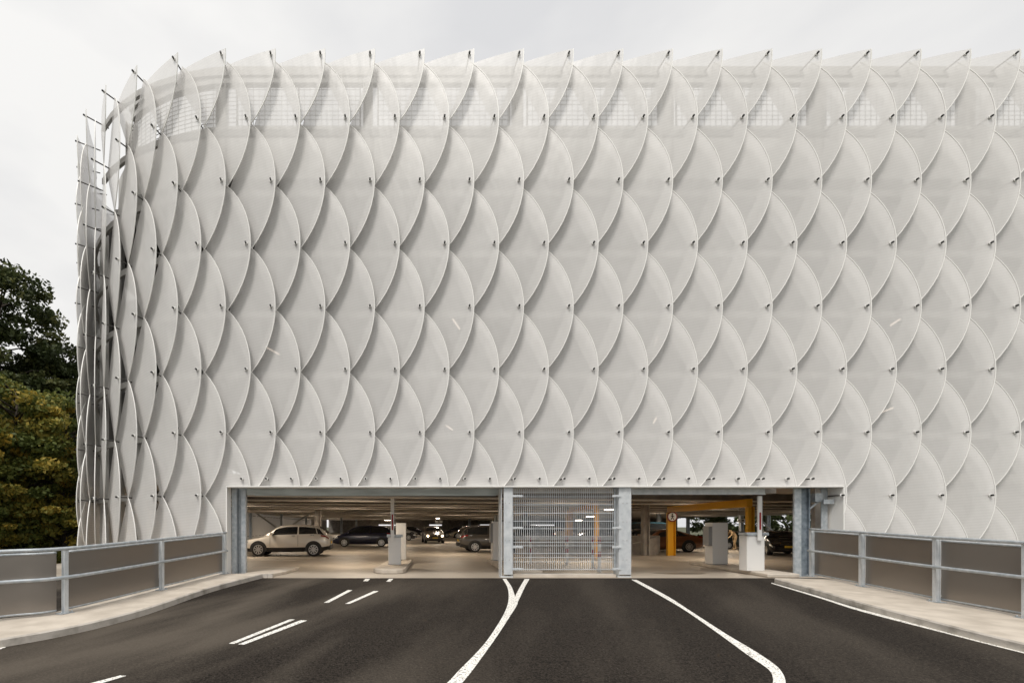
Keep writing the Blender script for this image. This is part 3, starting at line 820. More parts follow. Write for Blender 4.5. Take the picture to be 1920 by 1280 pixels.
for px, py, y in ((820.5, 971.5, 46), (1143, 955, 30), (1085, 975, 44), (1107, 968, 38)):
    p = at(px, py, y); lamp(p.x, y, p.z, ROT+PI/2, 'lit tube lamp hanging below the ceiling beams', L=1.0, energy=50)
for px, py, z in ((510, 657, 9.1), (855, 607, 9.1), (1230, 640, 9.1), (1685, 600, 9.1), (1660, 770, 5.9), (1228, 788, 5.9), (843, 802, 5.9)):
    y = (z-CZ)*F/(CY-py); lamp((px-CX)/F*y, y, z, 1.15, lab_u, False, L=1.1, far=True)
# small hanging signs
for px, py, y, lab in ((823, 977.5, 42, 'small white hanging sign above the car with lit headlights'), (1392, 975.5, 30, 'small white hanging sign under the ceiling by the yellow frame')):
    p = at(px, py, y); t = thing('hanging_sign', lab, 'sign', tuple(p))
    mb = MB(); mb.box(-0.3, 0.3, -0.03, 0.03, -0.1, 0.1); lpart(mb, 'sign_box', M['sign_white'], t)
    mb = MB(); mb.box(-0.08, 0.08, -0.034, -0.031, -0.05, 0.05); lpart(mb, 'symbol', M['rod_end'], t)
    mb = MB(); 
    for sx in (-0.25, 0.25): mb.tube([(sx, 0, 0.1), (sx, 0, 2.97-p.z)], 0.008, 6)
    lpart(mb, 'hanger', M['grey_box'], t)

# ================================================================== CARS
M['glass'] = mat('car_glass', (0.012, 0.014, 0.016), 0.06, 0.0, spec=0.8)
M['tyre'] = mat('tyre', (0.014, 0.013, 0.013), 0.75)
M['rim'] = mat('alloy', (0.55, 0.54, 0.52), 0.3, 0.7)
M['clad'] = mat('black_plastic', (0.02, 0.019, 0.018), 0.6)
M['tail'] = mat('red_lens', (0.25, 0.01, 0.01), 0.2)
M['lens'] = mat('clear_lens', (0.6, 0.6, 0.6), 0.1, 0.3)
M['plate'] = mat('yellow_plate', (0.75, 0.5, 0.06), 0.5)
M['chrome'] = mat('chrome', (0.7, 0.7, 0.7), 0.15, 1.0)
KINDS = {
 # stations: x from nose (0) to tail (1), z of belt, z of roof line (absolute, m at unit height), shape
 'suv':   dict(L=4.5, Wd=1.84, H=1.62, wb=2.78, fo=0.90, r=0.355, belt=[(0, .62), (.06, .84), (.2, .98), (.30, 1.05), (.6, 1.08), (.86, 1.12), (.96, 1.05), (1, .85)],
               roof=[(0, .62), (.06, .85), (.2, .99), (.275, 1.06), (.40, 1.50), (.50, 1.60), (.70, 1.61), (.86, 1.52), (.93, 1.36), (.975, 1.10), (1, .86)], bot=[(0, .36), (.08, .24), (.5, .22), (.93, .26), (1, .42)]),
 'mpv':   dict(L=4.55, Wd=1.82, H=1.64, wb=2.80, fo=0.88, r=0.33, belt=[(0, .55), (.05, .78), (.14, .92), (.2, .98), (.6, 1.02), (.9, 1.06), (.97, 1.0), (1, .8)],
               roof=[(0, .55), (.05, .79), (.14, .95), (.2, 1.06), (.33, 1.45), (.45, 1.60), (.65, 1.64), (.88, 1.57), (.95, 1.38), (.985, 1.05), (1, .82)], bot=[(0, .3), (.08, .2), (.5, .19), (.93, .22), (1, .4)]),
 'hatch': dict(L=4.1, Wd=1.75, H=1.46, wb=2.55, fo=0.82, r=0.315, belt=[(0, .5), (.06, .7), (.2, .86), (.28, .92), (.6, .95), (.9, 1.0), (.97, .92), (1, .7)],
               roof=[(0, .5), (.06, .71), (.2, .88), (.28, .94), (.42, 1.36), (.52, 1.45), (.7, 1.45), (.88, 1.34), (.95, 1.12), (.985, .95), (1, .72)], bot=[(0, .3), (.08, .19), (.5, .18), (.93, .22), (1, .4)]),
 'sedan': dict(L=4.85, Wd=1.86, H=1.40, wb=2.85, fo=0.93, r=0.335, belt=[(0, .5), (.05, .66), (.2, .83), (.3, .88), (.6, .92), (.82, .97), (.95, .96), (1, .72)],
               roof=[(0, .5), (.05, .67), (.2, .84), (.30, .92), (.43, 1.30), (.53, 1.39), (.64, 1.38), (.80, 1.12), (.87, 1.01), (.96, .97), (1, .74)], bot=[(0, .28), (.08, .18), (.5, .17), (.93, .22), (1, .38)]),
 'van':   dict(L=4.9, Wd=1.9, H=1.95, wb=3.0, fo=0.9, r=0.33, belt=[(0, .6), (.04, .88), (.12, 1.06), (.2, 1.12), (.6, 1.14), (.95, 1.15), (.985, 1.1), (1, .9)],
               roof=[(0, .6), (.04, .9), (.12, 1.1), (.17, 1.25), (.28, 1.75), (.38, 1.92), (.6, 1.95), (.93, 1.9), (.98, 1.6), (.995, 1.15), (1, .92)], bot=[(0, .32), (.08, .22), (.5, .2), (.93, .24), (1, .4)]),
}
def interp(tb, x):
    for (a, va), (b, vb) in zip(tb, tb[1:]):
        if x <= b:
            t = (x-a)/(b-a) if b > a else 0
            return va+(vb-va)*t
    return tb[-1][1]
def paint(name, col):
    if name in M: return M[name]
    M[name] = mat(name, col, 0.28, 0.25, 0.8); return M[name]
def car(kind, pname, pcol, label, lit=False, group='cars parked inside the garage', detail=True, cladding=False):
    K = KINDS[kind]; L, Wd, H = K['L'], K['Wd'], K['H']
    hw = Wd/2; tb = K['belt']; tr = K['roof']; to = K['bot']
    def sm(tab, x): return (interp(tab, max(0, x-.02))+2*interp(tab, x)+interp(tab, min(1, x+.02)))/4
    def sec(x):
        """half section at x: list of (y, z) from sill to roof centre"""
        zb = sm(to, x); zr = sm(tr, x); ze = min(sm(tb, x), zr-0.01)
        end = min(1, math.sqrt(max(0, min(x/.09, (1-x)/.06, 1))))*0.16+0.84
        w = hw*end
        gh = max(zr-ze, 0.01)
        wr = w-0.03-min(gh, 0.6)*0.42
        m = zb+(ze-zb)*0.55
        return [(0, zb), (w*0.86, zb), (w*0.985, zb+(ze-zb)*0.27), (w, m), (w*0.985, ze-0.05*(ze-zb)), (w*0.955, ze), (wr+0.035, zr-min(0.07, gh*.3)), (wr-0.06, zr-min(0.025, gh*.1)), (wr*0.5, zr-min(0.006, gh*.02)), (0, zr)]
    def S(x, t, off=0.0, side=1):
        """point on the body; t counts the rows of sec()"""
        p = sec(x); i = min(int(t), len(p)-2); f = t-i
        a = Vector((0, p[i][0], p[i][1])); b = Vector((0, p[i+1][0], p[i+1][1])); q = a.lerp(b, f)
        d = b-a; n = Vector((0, d.z, -d.y)); n = n.normalized() if n.length else Vector((0, 1, 0))
        q = q+n*off; q.x = (x-0.5)*L; q.y *= side
        return q
    root = thing('parked_car' if not lit else 'moving_car', label, 'car', (0, 0, 0), group)
    P = paint(pname, pcol)
    xs = sorted(set([i/40 for i in range(41)]+[.01, .03, .97, .99]))
    mb = MB(); rings = []
    for x in xs:
        s = sec(x); ring = [Vector(((x-.5)*L, y, z)) for y, z in s]+[Vector(((x-.5)*L, -y, z)) for y, z in reversed(s[1:-1])]
        rings.append([mb.bm.verts.new(v) for v in ring])
    n = len(rings[0])
    for a, b in zip(rings, rings[1:]):
        for k in range(n):
            f = mb.bm.faces.new((a[k], a[(k+1) % n], b[(k+1) % n], b[k])); f.smooth = True
            if k in (0, n-1): f.material_index = 1
            elif cladding and k in (1, n-2, 2 if False else 1): f.material_index = 1
    mb.bm.faces.new(rings[0]); mb.bm.faces.new(list(reversed(rings[-1])))
    lpart(mb, 'body', [P, M['clad']], root)
    def patch(x0, x1, t0, t1, off, nx=6, nt=3, side=1, xf=None):
        g = MB(); G = []
        for i in range(nx+1):
            row = []
            for j in range(nt+1):
                t = t0+(t1-t0)*j/nt
                xa, xb = (x0, x1) if xf is None else xf(j/nt)
                row.append(g.bm.verts.new(S(xa+(xb-xa)*i/nx, t, off, side)))
            G.append(row)
        for i in range(nx):
            for j in range(nt): 
                f = g.bm.faces.new((G[i][j], G[i+1][j], G[i+1][j+1], G[i][j+1])); f.smooth = True
        return g
    # glazing: where belt and roof part
    xa = next(x for x in np.linspace(0, 1, 201) if sm(tr, x)-sm(tb, x) > 0.10)
    xw = next(x for x in np.linspace(0, 1, 201) if sm(tr, x)-sm(tb, x) > 0.42)
    xz = 1-next(x for x in np.linspace(0, 1, 201) if sm(tr, 1-x)-sm(tb, 1-x) > 0.10)
    xq = 1-next(x for x in np.linspace(0, 1, 201) if sm(tr, 1-x)-sm(tb, 1-x) > 0.36)
    for side in (1, -1):
        mid = (xw+xq)/2
        for i, (u0, u1, w0, w1) in enumerate(((xa+.015, mid-.008, xw-.01, mid-.008), (mid+.008, xq-.03, mid+.008, xq-.05), (xq-.02, xz-.03, xq-.04, xq+.0))):
            g = patch(0, 0, 5.08, 5.92, 0.006, 6, 3, side, xf=lambda q, u0=u0, u1=u1, w0=w0, w1=w1: (u0+(w0-u0)*q, u1+(w1-u1)*q))
            lpart(g, 'window', M['glass'], root)
    xt = next(x for x in np.linspace(0, 1, 201) if sm(tr, x) > 0.95*H)
    def across(x0, x1, name, m):
        g = MB(); G = []
        for i in range(9):
            x = x0+(x1-x0)*i/8; row = []
            for side, ts in ((1, (7.2, 8, 8.6)), (-1, (9, 8.4, 8, 7.2))):
                for t in ts:
                    q = S(x, min(t, 8.999), 0.0, side); q.z += 0.012; q.x += -0.01 if x < .5 else 0.01; row.append(g.bm.verts.new(q))
            G.append(row)
        for i in range(8):
            for j in range(6): 
                f = g.bm.faces.new((G[i][j], G[i+1][j], G[i+1][j+1], G[i][j+1])); f.smooth = True
        return lpart(g, name, m, root)
    across(xa+.01, xt-.02, 'windscreen', M['glass'])
    xrz = 1-next(x for x in np.linspace(0, 1, 201) if sm(tr, 1-x) > 0.93*H)
    across(xrz+.01, xz-.01, 'rear_window', M['glass'])
    # wheels in dark arches
    r = K['r']; fx = -L/2+K['fo']; rx = fx+K['wb']
    for wx in (fx, rx):
        for side in (1, -1):
            g = MB()
            for rr0, rr1, yy, mi in ((0, r+0.075, hw+0.012, 0),):
                g.tube([(wx, side*(hw-0.35), r+0.01), (wx, side*yy, r+0.01)], rr1, 28)
            for v in g.bm.verts:
                v.co.z = max(v.co.z, sm(to, .5)+0.02)
            lpart(g, 'wheel_arch', M['clad'], root)
            g = MB(); g.tube([(wx, side*(hw-0.22), r), (wx, side*(hw+0.005), r), (wx, side*(hw+0.022), r)], [r, r, r-0.03], 28)
            wl = lpart(g, 'wheel', M['tyre'], root)
            g = MB(); rr = r*0.68; y1 = side*(hw+0.026); y2 = side*(hw+0.034)
            N_ = 32
            ro = [g.bm.verts.new((wx+rr*math.cos(2*PI*k/N_), y2, r+rr*math.sin(2*PI*k/N_))) for k in range(N_)]
            ri = [g.bm.verts.new((wx+rr*.86*math.cos(2*PI*k/N_), y2, r+rr*.86*math.sin(2*PI*k/N_))) for k in range(N_)]
            for k in range(N_): g.bm.faces.new((ro[k], ro[(k+1) % N_], ri[(k+1) % N_], ri[k]))
            for k in range(9):
                a = 2*PI*k/9; d = Vector((math.cos(a), 0, math.sin(a))); cc = Vector((wx, y1+side*0.004, r))
                g.beam(cc+d*rr*.12, cc+d*rr*.9, 0.012, 0.055, up=Vector((0, side, 0)).cross(d))
            g.tube([(wx, y1, r), (wx, y2+side*0.004, r)], rr*.22, 12)
            q = g.build('rim', M['rim']); q.parent = wl
    # lights, plates, mirrors, handles
    for side in (1, -1):
        g = patch(.012, .085, 3.45, 4.75, 0.01, 4, 3, side); lpart(g, 'headlight', M['lens'], root)
        if lit:
            g = MB(); p = Vector((-L/2+0.0, side*hw*0.74, 0.72)); g.tube([p+Vector((0.1, 0, 0)), p-Vector((0.03, 0, 0))], 0.095, 14); lpart(g, 'headlamp', M['headlight_on'], root)
        g = patch(.90, .988, 3.9, 4.9, 0.012, 5, 2, side); lpart(g, 'tail_light', M['tail'], root)
        p = S(xa+.045, 5.2, 0, side); g = MB()
        g.box(p.x-0.06, p.x+0.10, p.y+side*0.02 if side > 0 else p.y-0.21, p.y+0.21 if side > 0 else p.y-0.02, p.z-0.02, p.z+0.13)
        lpart(g, 'mirror', P, root, 0.03)
        for x in ((xw+xq)/2-.05, xq-.08):
            p = S(x, 4.0, 0.012, side); g = MB(); g.box(p.x-0.09, p.x+0.09, p.y-0.012, p.y+0.012, p.z-0.018, p.z+0.018); lpart(g, 'door_handle', P if not cladding else M['chrome'], root, 0.006)
        # door gaps
        xm = (xw+xq)/2
        for x in (xm, xa+.03):
            g = MB(); pts = [S(x, t, 0.002, side) for t in (2.2, 3, 4, 4.9)]; g.tube(pts, 0.006, 4)
            lpart(g, 'door_gap', M['clad'], root)
    g = MB(); z = .52 if kind != 'van' else .6; g.box(L/2-0.02, L/2+0.015, -0.26, 0.26, z+0.12, z+0.24); lpart(g, 'number_plate', M['plate'], root); g = MB(); g.box(-L/2-0.015, -L/2+0.02, -0.26, 0.26, z-0.05, z+0.07); lpart(g, 'number_plate', M['plate'], root)
    g = MB(); g.box(-L/2-0.01, -L/2+0.08, -hw*.6, hw*.6, 0.32, 0.44); g.box(-L/2-0.012, -L/2+0.05, -hw*.5, hw*.5, 0.60, 0.70); lpart(g, 'grille', M['clad'], root)
    if cladding:
        g = MB(); g.box(L/2-0.12, L/2+0.02, -hw*.86, hw*.86, 0.34, 0.58); lpart(g, 'bumper', M['clad'], root, 0.03)
        g = MB()
        for side in (1, -1):
            pts = [S(x, 6.7, 0.03, side) for x in np.linspace(xt+.02, xrz, 8)]; g.tube(pts, 0.014, 6)
        lpart(g, 'roof_rail', M['chrome'], root)
    return root
def put(c, x, y, facing, z=0.0, sc_=1.0):
    """facing: 0 nose to the left of the photo, 180 nose to the right, 90 nose to the camera"""
    c.location = (x, y, z); c.rotation_euler = (0, 0, math.radians(facing)); c.scale = (sc_,)*3
    return c
def place(c, px_wheel, py_wheel, facing, which='rear', sc_=1.0, kind='suv'):
    """put the wheel nearest the camera on the row and column it has in the photo"""
    K = KINDS[kind]; y = gy(py_wheel); x = (px_wheel-CX)/F*y
    fx = -K['L']/2+K['fo']; rx = fx+K['wb']; wx = rx if which == 'rear' else fx
    a = math.radians(facing)
    # near side is local -y when nose points left, +y when it points right
    wy = -K['Wd']/2 if abs(facing) < 90 else K['Wd']/2
    ox = (wx*math.cos(a)-wy*math.sin(a))*sc_; oy = (wx*math.sin(a)+wy*math.cos(a))*sc_
    return put(c, x-ox, y-oy, facing, 0, sc_)
place(car('suv', 'champagne_paint', (0.80, 0.76, 0.70), 'champagne crossover with black cladding parked just inside the left entrance post', cladding=True), 587.7, 1042.8, 0, 'rear', 1.03, 'suv')
place(car('mpv', 'navy_paint', (0.010, 0.012, 0.035), 'dark navy people carrier parked behind the left barrier'), 715, 1024.8, 0, 'rear', 1.0, 'mpv')
put(car('suv', 'taupe_paint', (0.10, 0.085, 0.065), 'taupe car with lit headlights driving towards the exit', lit=True, group='cars driving in the garage'), at(811, 0, 45.5).x, 45.5, 90, 0, 0.95)
place(car('mpv', 'grey_paint', (0.085, 0.075, 0.065), 'grey people carrier cut off by the steel post left of the gate', cladding=True), 890.6, 1035, 180, 'rear', 1.0, 'mpv')
place(car('mpv', 'black_paint', (0.008, 0.007, 0.008), 'black people carrier standing beyond the grey people carrier'), 884, 1025.5, 180, 'rear', 1.0, 'mpv')
place(car('hatch', 'white_paint', (0.6, 0.53, 0.42), 'small cream hatchback far inside, left of the grey people carrier'), 856.6, 1008.7, 0, 'front', 1.0, 'hatch')
place(car('hatch', 'ink_paint', (0.012, 0.012, 0.018), 'dark hatchback left of the small cream hatchback'), 838, 1007.3, 0, 'front', 1.0, 'hatch')
place(car('sedan', 'night_paint', (0.015, 0.014, 0.02), 'dark car peeping out right of the left ticket machine'), 766, 1012.7, 180, 'front', 1.0, 'sedan')
place(car('hatch', 'silver_paint', (0.45, 0.44, 0.42), 'far pale car behind the dark car by the left ticket machine'), 772, 1006, 180, 'front', 1.0, 'hatch')
place(car('hatch', 'ink_paint', (0, 0, 0), 'far dark hatchback left of the car with lit headlights'), 790, 1003.5, 180, 'front', 1.0, 'hatch')
place(car('sedan', 'copper_paint', (0.17, 0.065, 0.025), 'copper brown saloon parked behind the yellow post with the sign'), 1292, 1034.8, 0, 'rear', 1.0, 'sedan')
put(car('van', 'teal_paint', (0.01, 0.05, 0.075), 'dark teal van behind the concrete parapet left of the yellow post'), at(1195, 0, 42).x, 42, 0)
put(car('sedan', 'black_paint', (0, 0, 0), 'black car behind the concrete parapet, in front of the teal van'), at(1190, 0, 33).x, 33, 0)
place(car('hatch', 'black_paint', (0, 0, 0), 'black hatchback parked at far right beside the right entrance post'), 1480, 1037, 65, 'rear', 0.92, 'hatch')
place(car('hatch', 'green_paint', (0.03, 0.045, 0.035), 'dark green car between the right ticket machine and the right barrier'), 1366, 1029, 0, 'front', 0.84, 'hatch')
put(car('mpv', 'slate_paint', (0.06, 0.06, 0.065), 'slate grey car parked beyond the mesh gate, left of the yellow frame'), at(985, 0, 36).x, 36.5, 0)
put(car('hatch', 'night_paint', (0, 0, 0), 'dark car parked beyond the mesh gate behind the striped bollards'), at(1110, 0, 40).x, 40, 0)
put(car('hatch', 'white_paint', (0, 0, 0), 'cream car far behind the mesh gate, deepest in the garage'), at(1045, 0, 58).x, 58, 180)

# person bending at the green car
M['skin'] = mat('skin', (0.5, 0.3, 0.2), 0.6); M['tan'] = mat('tan_cloth', (0.42, 0.30, 0.17), 0.9); M['cream_cloth'] = mat('pale_cloth', (0.6, 0.55, 0.5), 0.9)
def person():
    y = gy(1029.5)-0.35; x = (1378-CX)/F*y
    root = thing('person', 'person in tan clothes bending down at the dark green car', 'person', (x, y, 0))
    V = [(0, 0, .86), (-.06, 0, 1.0), (-.2, 0, 1.15), (-.34, 0, 1.24), (-.42, 0, 1.27), (-.47, -.0, 1.25), (-.52, 0, 1.2),
         (0.0, .1, .82), (.05, .11, .45), (.02, .12, .08), (-.12, .12, .04),
         (0.0, -.1, .82), (-.12, -.11, .46), (-.02, -.12, .08), (-.16, -.12, .04),
         (-.32, .19, 1.2), (-.36, .22, .96), (-.5, .2, .78), (-.54, .19, .7),
         (-.32, -.19, 1.2), (-.4, -.22, .96), (-.55, -.18, .82), (-.6, -.17, .75)]
    E = [(0, 1), (1, 2), (2, 3), (3, 4), (4, 5), (5, 6), (0, 7), (7, 8), (8, 9), (9, 10), (0, 11), (11, 12), (12, 13), (13, 14), (3, 15), (15, 16), (16, 17), (17, 18), (3, 19), (19, 20), (20, 21), (21, 22)]
    R = [.14, .14, .15, .14, .055, .09, .1, .095, .07, .045, .04, .095, .07, .045, .04, .065, .05, .038, .04, .065, .05, .038, .04]
    me = bpy.data.meshes.new('body'); me.from_pydata(V, E, []); me.materials.append(M['tan'])
    o = bpy.data.objects.new('body', me); COL.objects.link(o); o.parent = root
    o.modifiers.new('skin', 'SKIN'); s = o.modifiers.new('sub', 'SUBSURF'); s.levels = s.render_levels = 2
    for i, r in enumerate(R): me.skin_vertices[0].data[i].radius = (r, r)
    me.skin_vertices[0].data[0].use_root = True
    mb = MB(); bmesh.ops.create_icosphere(mb.bm, subdivisions=2, radius=0.115, matrix=Matrix.Translation((-.5, 0, 1.26)))
    lpart(mb, 'hair', mat('dark_hair', (0.04, 0.025, 0.015), 0.7), root)
    return root
person()

# ================================================================== TREES
def leafmat(name, stops, scale=1.3):
    m = mat(name, (0.05, 0.06, 0.02), 0.6)
    nt = m.node_tree; N = nt.nodes; L = nt.links; b = N['Principled BSDF']
    ca = N.new('ShaderNodeVertexColor'); ca.layer_name = 'tone'
    r = N.new('ShaderNodeValToRGB')
    while len(r.color_ramp.elements) < len(stops): r.color_ramp.elements.new(0.5)
    for e, (p, c) in zip(r.color_ramp.elements, stops): e.position = p; e.color = (*c, 1)
    L.new(ca.outputs['Color'], r.inputs['Fac']); L.new(r.outputs['Color'], b.inputs['Base Color'])
    b.inputs['Specular IOR Level'].default_value = 0.25
    tr = N.new('ShaderNodeBsdfTranslucent'); L.new(r.outputs['Color'], tr.inputs['Color'])
    mx = N.new('ShaderNodeMixShader'); mx.inputs['Fac'].default_value = 0.25
    L.new(b.outputs['BSDF'], mx.inputs[1]); L.new(tr.outputs['BSDF'], mx.inputs[2]); L.new(mx.outputs['Shader'], N['Material Output'].inputs['Surface'])
    return m
M['leaf_dark'] = leafmat('dark_green_leaves', [(0, (0.022, 0.034, 0.012)), (0.6, (0.06, 0.075, 0.024)), (1, (0.15, 0.15, 0.05))])
M['leaf_autumn'] = leafmat('autumn_leaves', [(0, (0.05, 0.07, 0.018)), (0.45, (0.14, 0.165, 0.04)), (0.78, (0.33, 0.27, 0.055)), (1, (0.55, 0.36, 0.06))])
M['leaf_green'] = leafmat('green_leaves', [(0, (0.10, 0.13, 0.05)), (0.6, (0.18, 0.22, 0.09)), (1, (0.3, 0.34, 0.16))])
M['bark'] = mat('bark', (0.06, 0.045, 0.035), 0.95)
noisy(M['bark'], (0.03, 0.022, 0.017), (0.09, 0.07, 0.055), 6, 6, 0.3, 0.7)
def tree(h, rad, low, nclump, nleaf, size, seed, mleaf, droop, label, group):
    rng = np.random.default_rng(seed)
    root = thing('tree', label, 'tree', (0, 0, 0), group)
    mb = MB(); tr_h = h*0.93; npt = 8
    pts = [Vector((0.25*math.sin(i*1.3+seed), 0.25*math.cos(i*1.7+seed), tr_h*i/npt)) for i in range(npt+1)]; pts[0].x = pts[0].y = 0
    mb.tube(pts, [0.30*(1-0.9*i/npt)*(h/16)+0.03 for i in range(npt+1)], 8)
    cl = []
    for i in range(nclump):
        t = rng.random()**0.85; z = low+(h-low)*t
        prof = (math.sin(PI*min(1, 0.16+0.84*(1-t)))**0.7 if t > 0.0 else 1)*(0.75+0.45*rng.random())
        r = rad*prof*(0.45+0.55*math.sqrt(rng.random())); a = rng.random()*2*PI
        c = np.array((r*math.cos(a), r*math.sin(a), z-0.12*r*droop)); cl.append(c)
        if i % 3 == 0:
            zt = min(max(z-0.35*r, low*0.6), tr_h*.97); q = zt/tr_h*npt; k = min(int(q), npt-1); st = pts[k].lerp(pts[k+1], q-k)
            mid = st.lerp(Vector(c), 0.5)+Vector((0, 0, 0.12*r)); mb.tube([st, mid, Vector(c)], [0.07, 0.045, 0.015], 5)
    lpart(mb, 'trunk', M['bark'], root)
    cl = np.array(cl); n = nclump*nleaf
    ci = np.repeat(np.arange(nclump), nleaf)
    cs = (0.55+0.7*rng.random(nclump))[ci][:, None]*rad*0.2
    g = rng.normal(size=(n, 3)); g /= np.linalg.norm(g, axis=1)[:, None]; g *= (rng.random(n)**0.5)[:, None]
    pos = cl[ci]+g*cs*np.array((1.25, 1.25, 0.62))
    nr = rng.normal(size=(n, 3))+np.array((0, 0, 0.9)); nr /= np.linalg.norm(nr, axis=1)[:, None]
    u = np.cross(nr, rng.normal(size=(n, 3))); u /= np.linalg.norm(u, axis=1)[:, None]; v = np.cross(nr, u)
    s = size*(0.6+0.8*rng.random(n))[:, None]
    q = np.stack([pos-u*s, pos+v*s*0.55, pos+u*s, pos-v*s*0.55], 1).reshape(-1, 3)
    me = bpy.data.meshes.new('crown')
    me.vertices.add(4*n); me.vertices.foreach_set('co', q.astype(np.float32).ravel())
    me.loops.add(4*n); me.loops.foreach_set('vertex_index', np.arange(4*n, dtype=np.int32))
    me.polygons.add(n); me.polygons.foreach_set('loop_start', np.arange(0, 4*n, 4, dtype=np.int32)); me.polygons.foreach_set('loop_total', np.full(n, 4, dtype=np.int32))
    me.update(); 
    tone = np.clip(rng.random(nclump)[ci]*0.65+rng.random(n)*0.4, 0, 1)
    col = np.repeat(np.stack([tone, tone, tone, np.ones(n)], 1), 4, axis=0)
    ca = me.color_attributes.new('tone', 'FLOAT_COLOR', 'CORNER'); ca.data.foreach_set('color', col.astype(np.float32).ravel())
    me.materials.append(mleaf)
    o = bpy.data.objects.new('crown', me); COL.objects.link(o); o.parent = root
    return root
def plant(t, px, y, rot=0.0, s=1.0, label=None):
    t.location = ((px-CX)/F*y, y, -2.2); t.rotation_euler = (0, 0, rot); t.scale = (s, s, s)
    if label: t['label'] = label
    return t
GL = 'trees behind the left railing'
dk = tree(20.5, 4.6, 3.5, 260, 190, 0.15, 3, M['leaf_dark'], 0.6, 'tall dark green oak at the left edge of the picture', GL)
plant(dk, 0, 36, 0, 1.08)
dk2 = tree(18.5, 3.6, 3.0, 200, 180, 0.15, 5, M['leaf_dark'], 0.6, 'dark green tree close behind the rounded corner of the building', GL)
plant(dk2, 118, 39)
au = tree(12.5, 3.6, 1.2, 230, 200, 0.13, 11, M['leaf_autumn'], 1.0, 'yellowing tree at the left edge in front of the dark green trees', GL)
plant(au, 25, 29)
au2 = tree(10.8, 3.2, 0.8, 190, 200, 0.13, 17, M['leaf_autumn'], 1.0, 'yellow brown tree beside the rounded corner of the building', GL)
plant(au2, 118, 30)
plant(copy_tree(dk2), -120, 34, 2.0, 1.0, 'dark green tree just outside the left edge, crown only partly in the picture')
plant(copy_tree(au2), -70, 26, 1.2, 0.8, 'low yellowing tree lowest at the left edge above the railing')
for i, (x, y, src, sc2) in enumerate(((-24, 20, dk2, 0.8), (-26, 12, dk, 0.8), (-23, 4, dk2, 0.75))):
    c = copy_tree(src); c.location = (x, y, -2.2); c.scale = (sc2,)*3; c.rotation_euler = (0, 0, i*1.7)
    c['label'] = 'dark green tree of the wood outside the left edge of the picture'
plant(copy_tree(dk), 170, 52, 1.0, 0.8, 'distant dark green tree seen through the gaps in the yellow trees')
plant(copy_tree(dk2), 60, 47, 4.0, 1.0, 'distant dark tree between the oak and the corner')
GR = 'trees seen through the garage on the right'
gt = tree(9, 3.6, 0.8, 90, 70, 0.2, 23, M['leaf_green'], 1.0, 'green tree seen through the far side of the garage above the black hatchback', GR)
plant(gt, 1470, 56)
plant(copy_tree(gt), 1400, 58, 1.3, 0.9, 'green tree seen through the garage above the dark green car')
plant(copy_tree(gt), 1335, 66, 2.6, 1.0, 'green tree seen through the garage right of the copper saloon')
plant(copy_tree(gt), 1560, 55, 3.3, 1.0, 'green tree beyond the garage hidden mostly by the right entrance post')

# ================================================================== LIGHT AND SKY
SUN_EL, SUN_AZ = math.radians(56), math.radians(206)
sd = bpy.data.lights.new('sun', 'SUN'); sd.energy = 2.3; sd.angle = math.radians(18); sd.color = (1.0, 0.96, 0.9)
so = bpy.data.objects.new('sun', sd); COL.objects.link(so); so.location = (-20, -30, 50)
dirv = Vector((math.sin(SUN_AZ)*math.cos(SUN_EL), math.cos(SUN_AZ)*math.cos(SUN_EL), math.sin(SUN_EL)))
so.rotation_euler = dirv.to_track_quat('Z', 'Y').to_euler()
w = bpy.data.worlds.new('World'); sc.world = w; w.use_nodes = True
N = w.node_tree.nodes; L = w.node_tree.links; bg = N['Background']
sky = N.new('ShaderNodeTexSky'); sky.sky_type = 'NISHITA'; sky.sun_disc = False; sky.sun_elevation = SUN_EL; sky.sun_rotation = SUN_AZ
sky.air_density = 1.0; sky.dust_density = 4.0
tc = N.new('ShaderNodeTexCoord')
mp = N.new('ShaderNodeMapping'); mp.inputs['Scale'].default_value = (1.0, 1.0, 2.2)
L.new(tc.outputs['Generated'], mp.inputs['Vector'])
nz = N.new('ShaderNodeTexNoise'); nz.inputs['Scale'].default_value = 1.7; nz.inputs['Detail'].default_value = 5; nz.inputs['Roughness'].default_value = 0.5
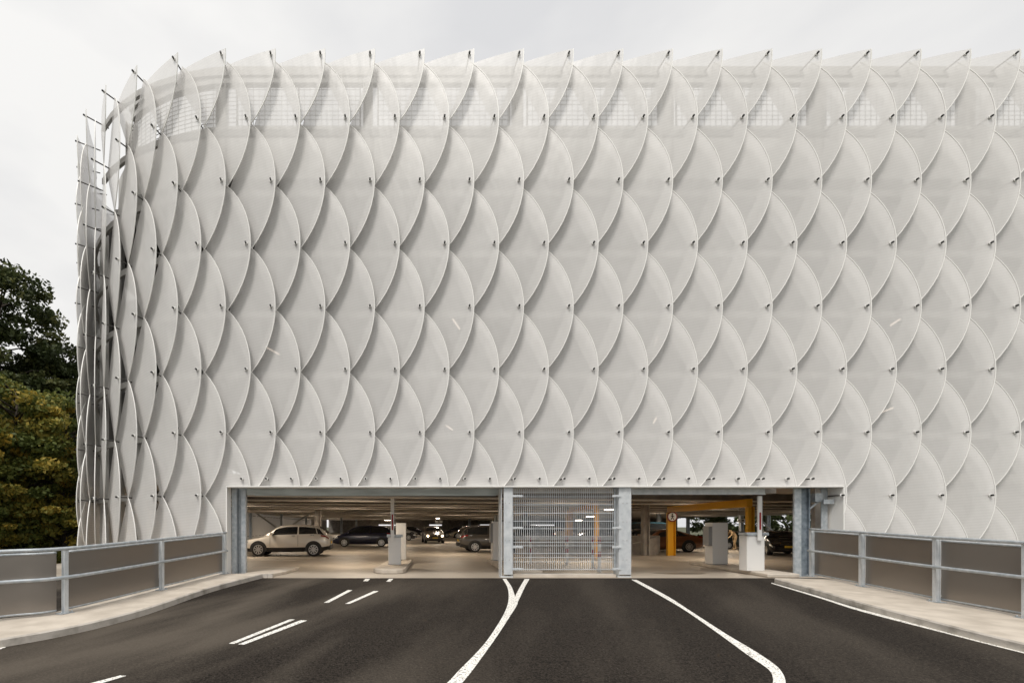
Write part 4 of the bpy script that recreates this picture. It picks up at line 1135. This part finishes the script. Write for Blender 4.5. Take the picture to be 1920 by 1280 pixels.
L.new(mp.outputs['Vector'], nz.inputs['Vector'])
rp = N.new('ShaderNodeValToRGB'); e = rp.color_ramp.elements
e[0].position = 0.36; e[0].color = (0.76, 0.76, 0.77, 1); e[1].position = 0.56; e[1].color = (0.95, 0.94, 0.92, 1)
L.new(nz.outputs['Fac'], rp.inputs['Fac'])
# the cloud sheet is brighter towards the veiled sun, behind the camera
sp = N.new('ShaderNodeVectorMath'); sp.operation = 'DOT_PRODUCT'; sp.inputs[1].default_value = dirv
L.new(tc.outputs['Generated'], sp.inputs[0])
mr = N.new('ShaderNodeMapRange'); mr.inputs['From Min'].default_value = 0.1; mr.inputs['From Max'].default_value = 1.0
mr.inputs['To Min'].default_value = 9.9; mr.inputs['To Max'].default_value = 11.5
L.new(sp.outputs['Value'], mr.inputs['Value'])
vm = N.new('ShaderNodeVectorMath'); vm.operation = 'SCALE'
L.new(rp.outputs['Color'], vm.inputs[0]); L.new(mr.outputs['Result'], vm.inputs['Scale'])
mxw = N.new('ShaderNodeMix'); mxw.data_type = 'RGBA'; mxw.inputs['Factor'].default_value = 0.95
L.new(sky.outputs['Color'], mxw.inputs[6]); L.new(vm.outputs['Vector'], mxw.inputs[7])
L.new(mxw.outputs[2], bg.inputs['Color']); bg.inputs['Strength'].default_value = 0.1

cd = bpy.data.cameras.new('camera'); cam = bpy.data.objects.new('camera', cd); COL.objects.link(cam)
cam.location = (0, 0, CZ); cam.rotation_euler = (PI/2, 0, 0)
cd.sensor_width = 36; cd.lens = F/1920*36; cd.shift_x = (960-CX)/1920; cd.shift_y = (CY-640)/1920
cd.clip_end = 2000; cd.clip_start = 0.1
sc.camera = cam
sc.view_settings.view_transform = 'Standard'; sc.view_settings.look = 'None'; sc.view_settings.gamma = 1.0; sc.view_settings.exposure = 0.0
sc.cycles.use_denoising = True
sc.cycles.max_bounces = 6; sc.cycles.diffuse_bounces = 4; sc.cycles.glossy_bounces = 3; sc.cycles.transparent_max_bounces = 16
sc.cycles.sample_clamp_indirect = 6.0
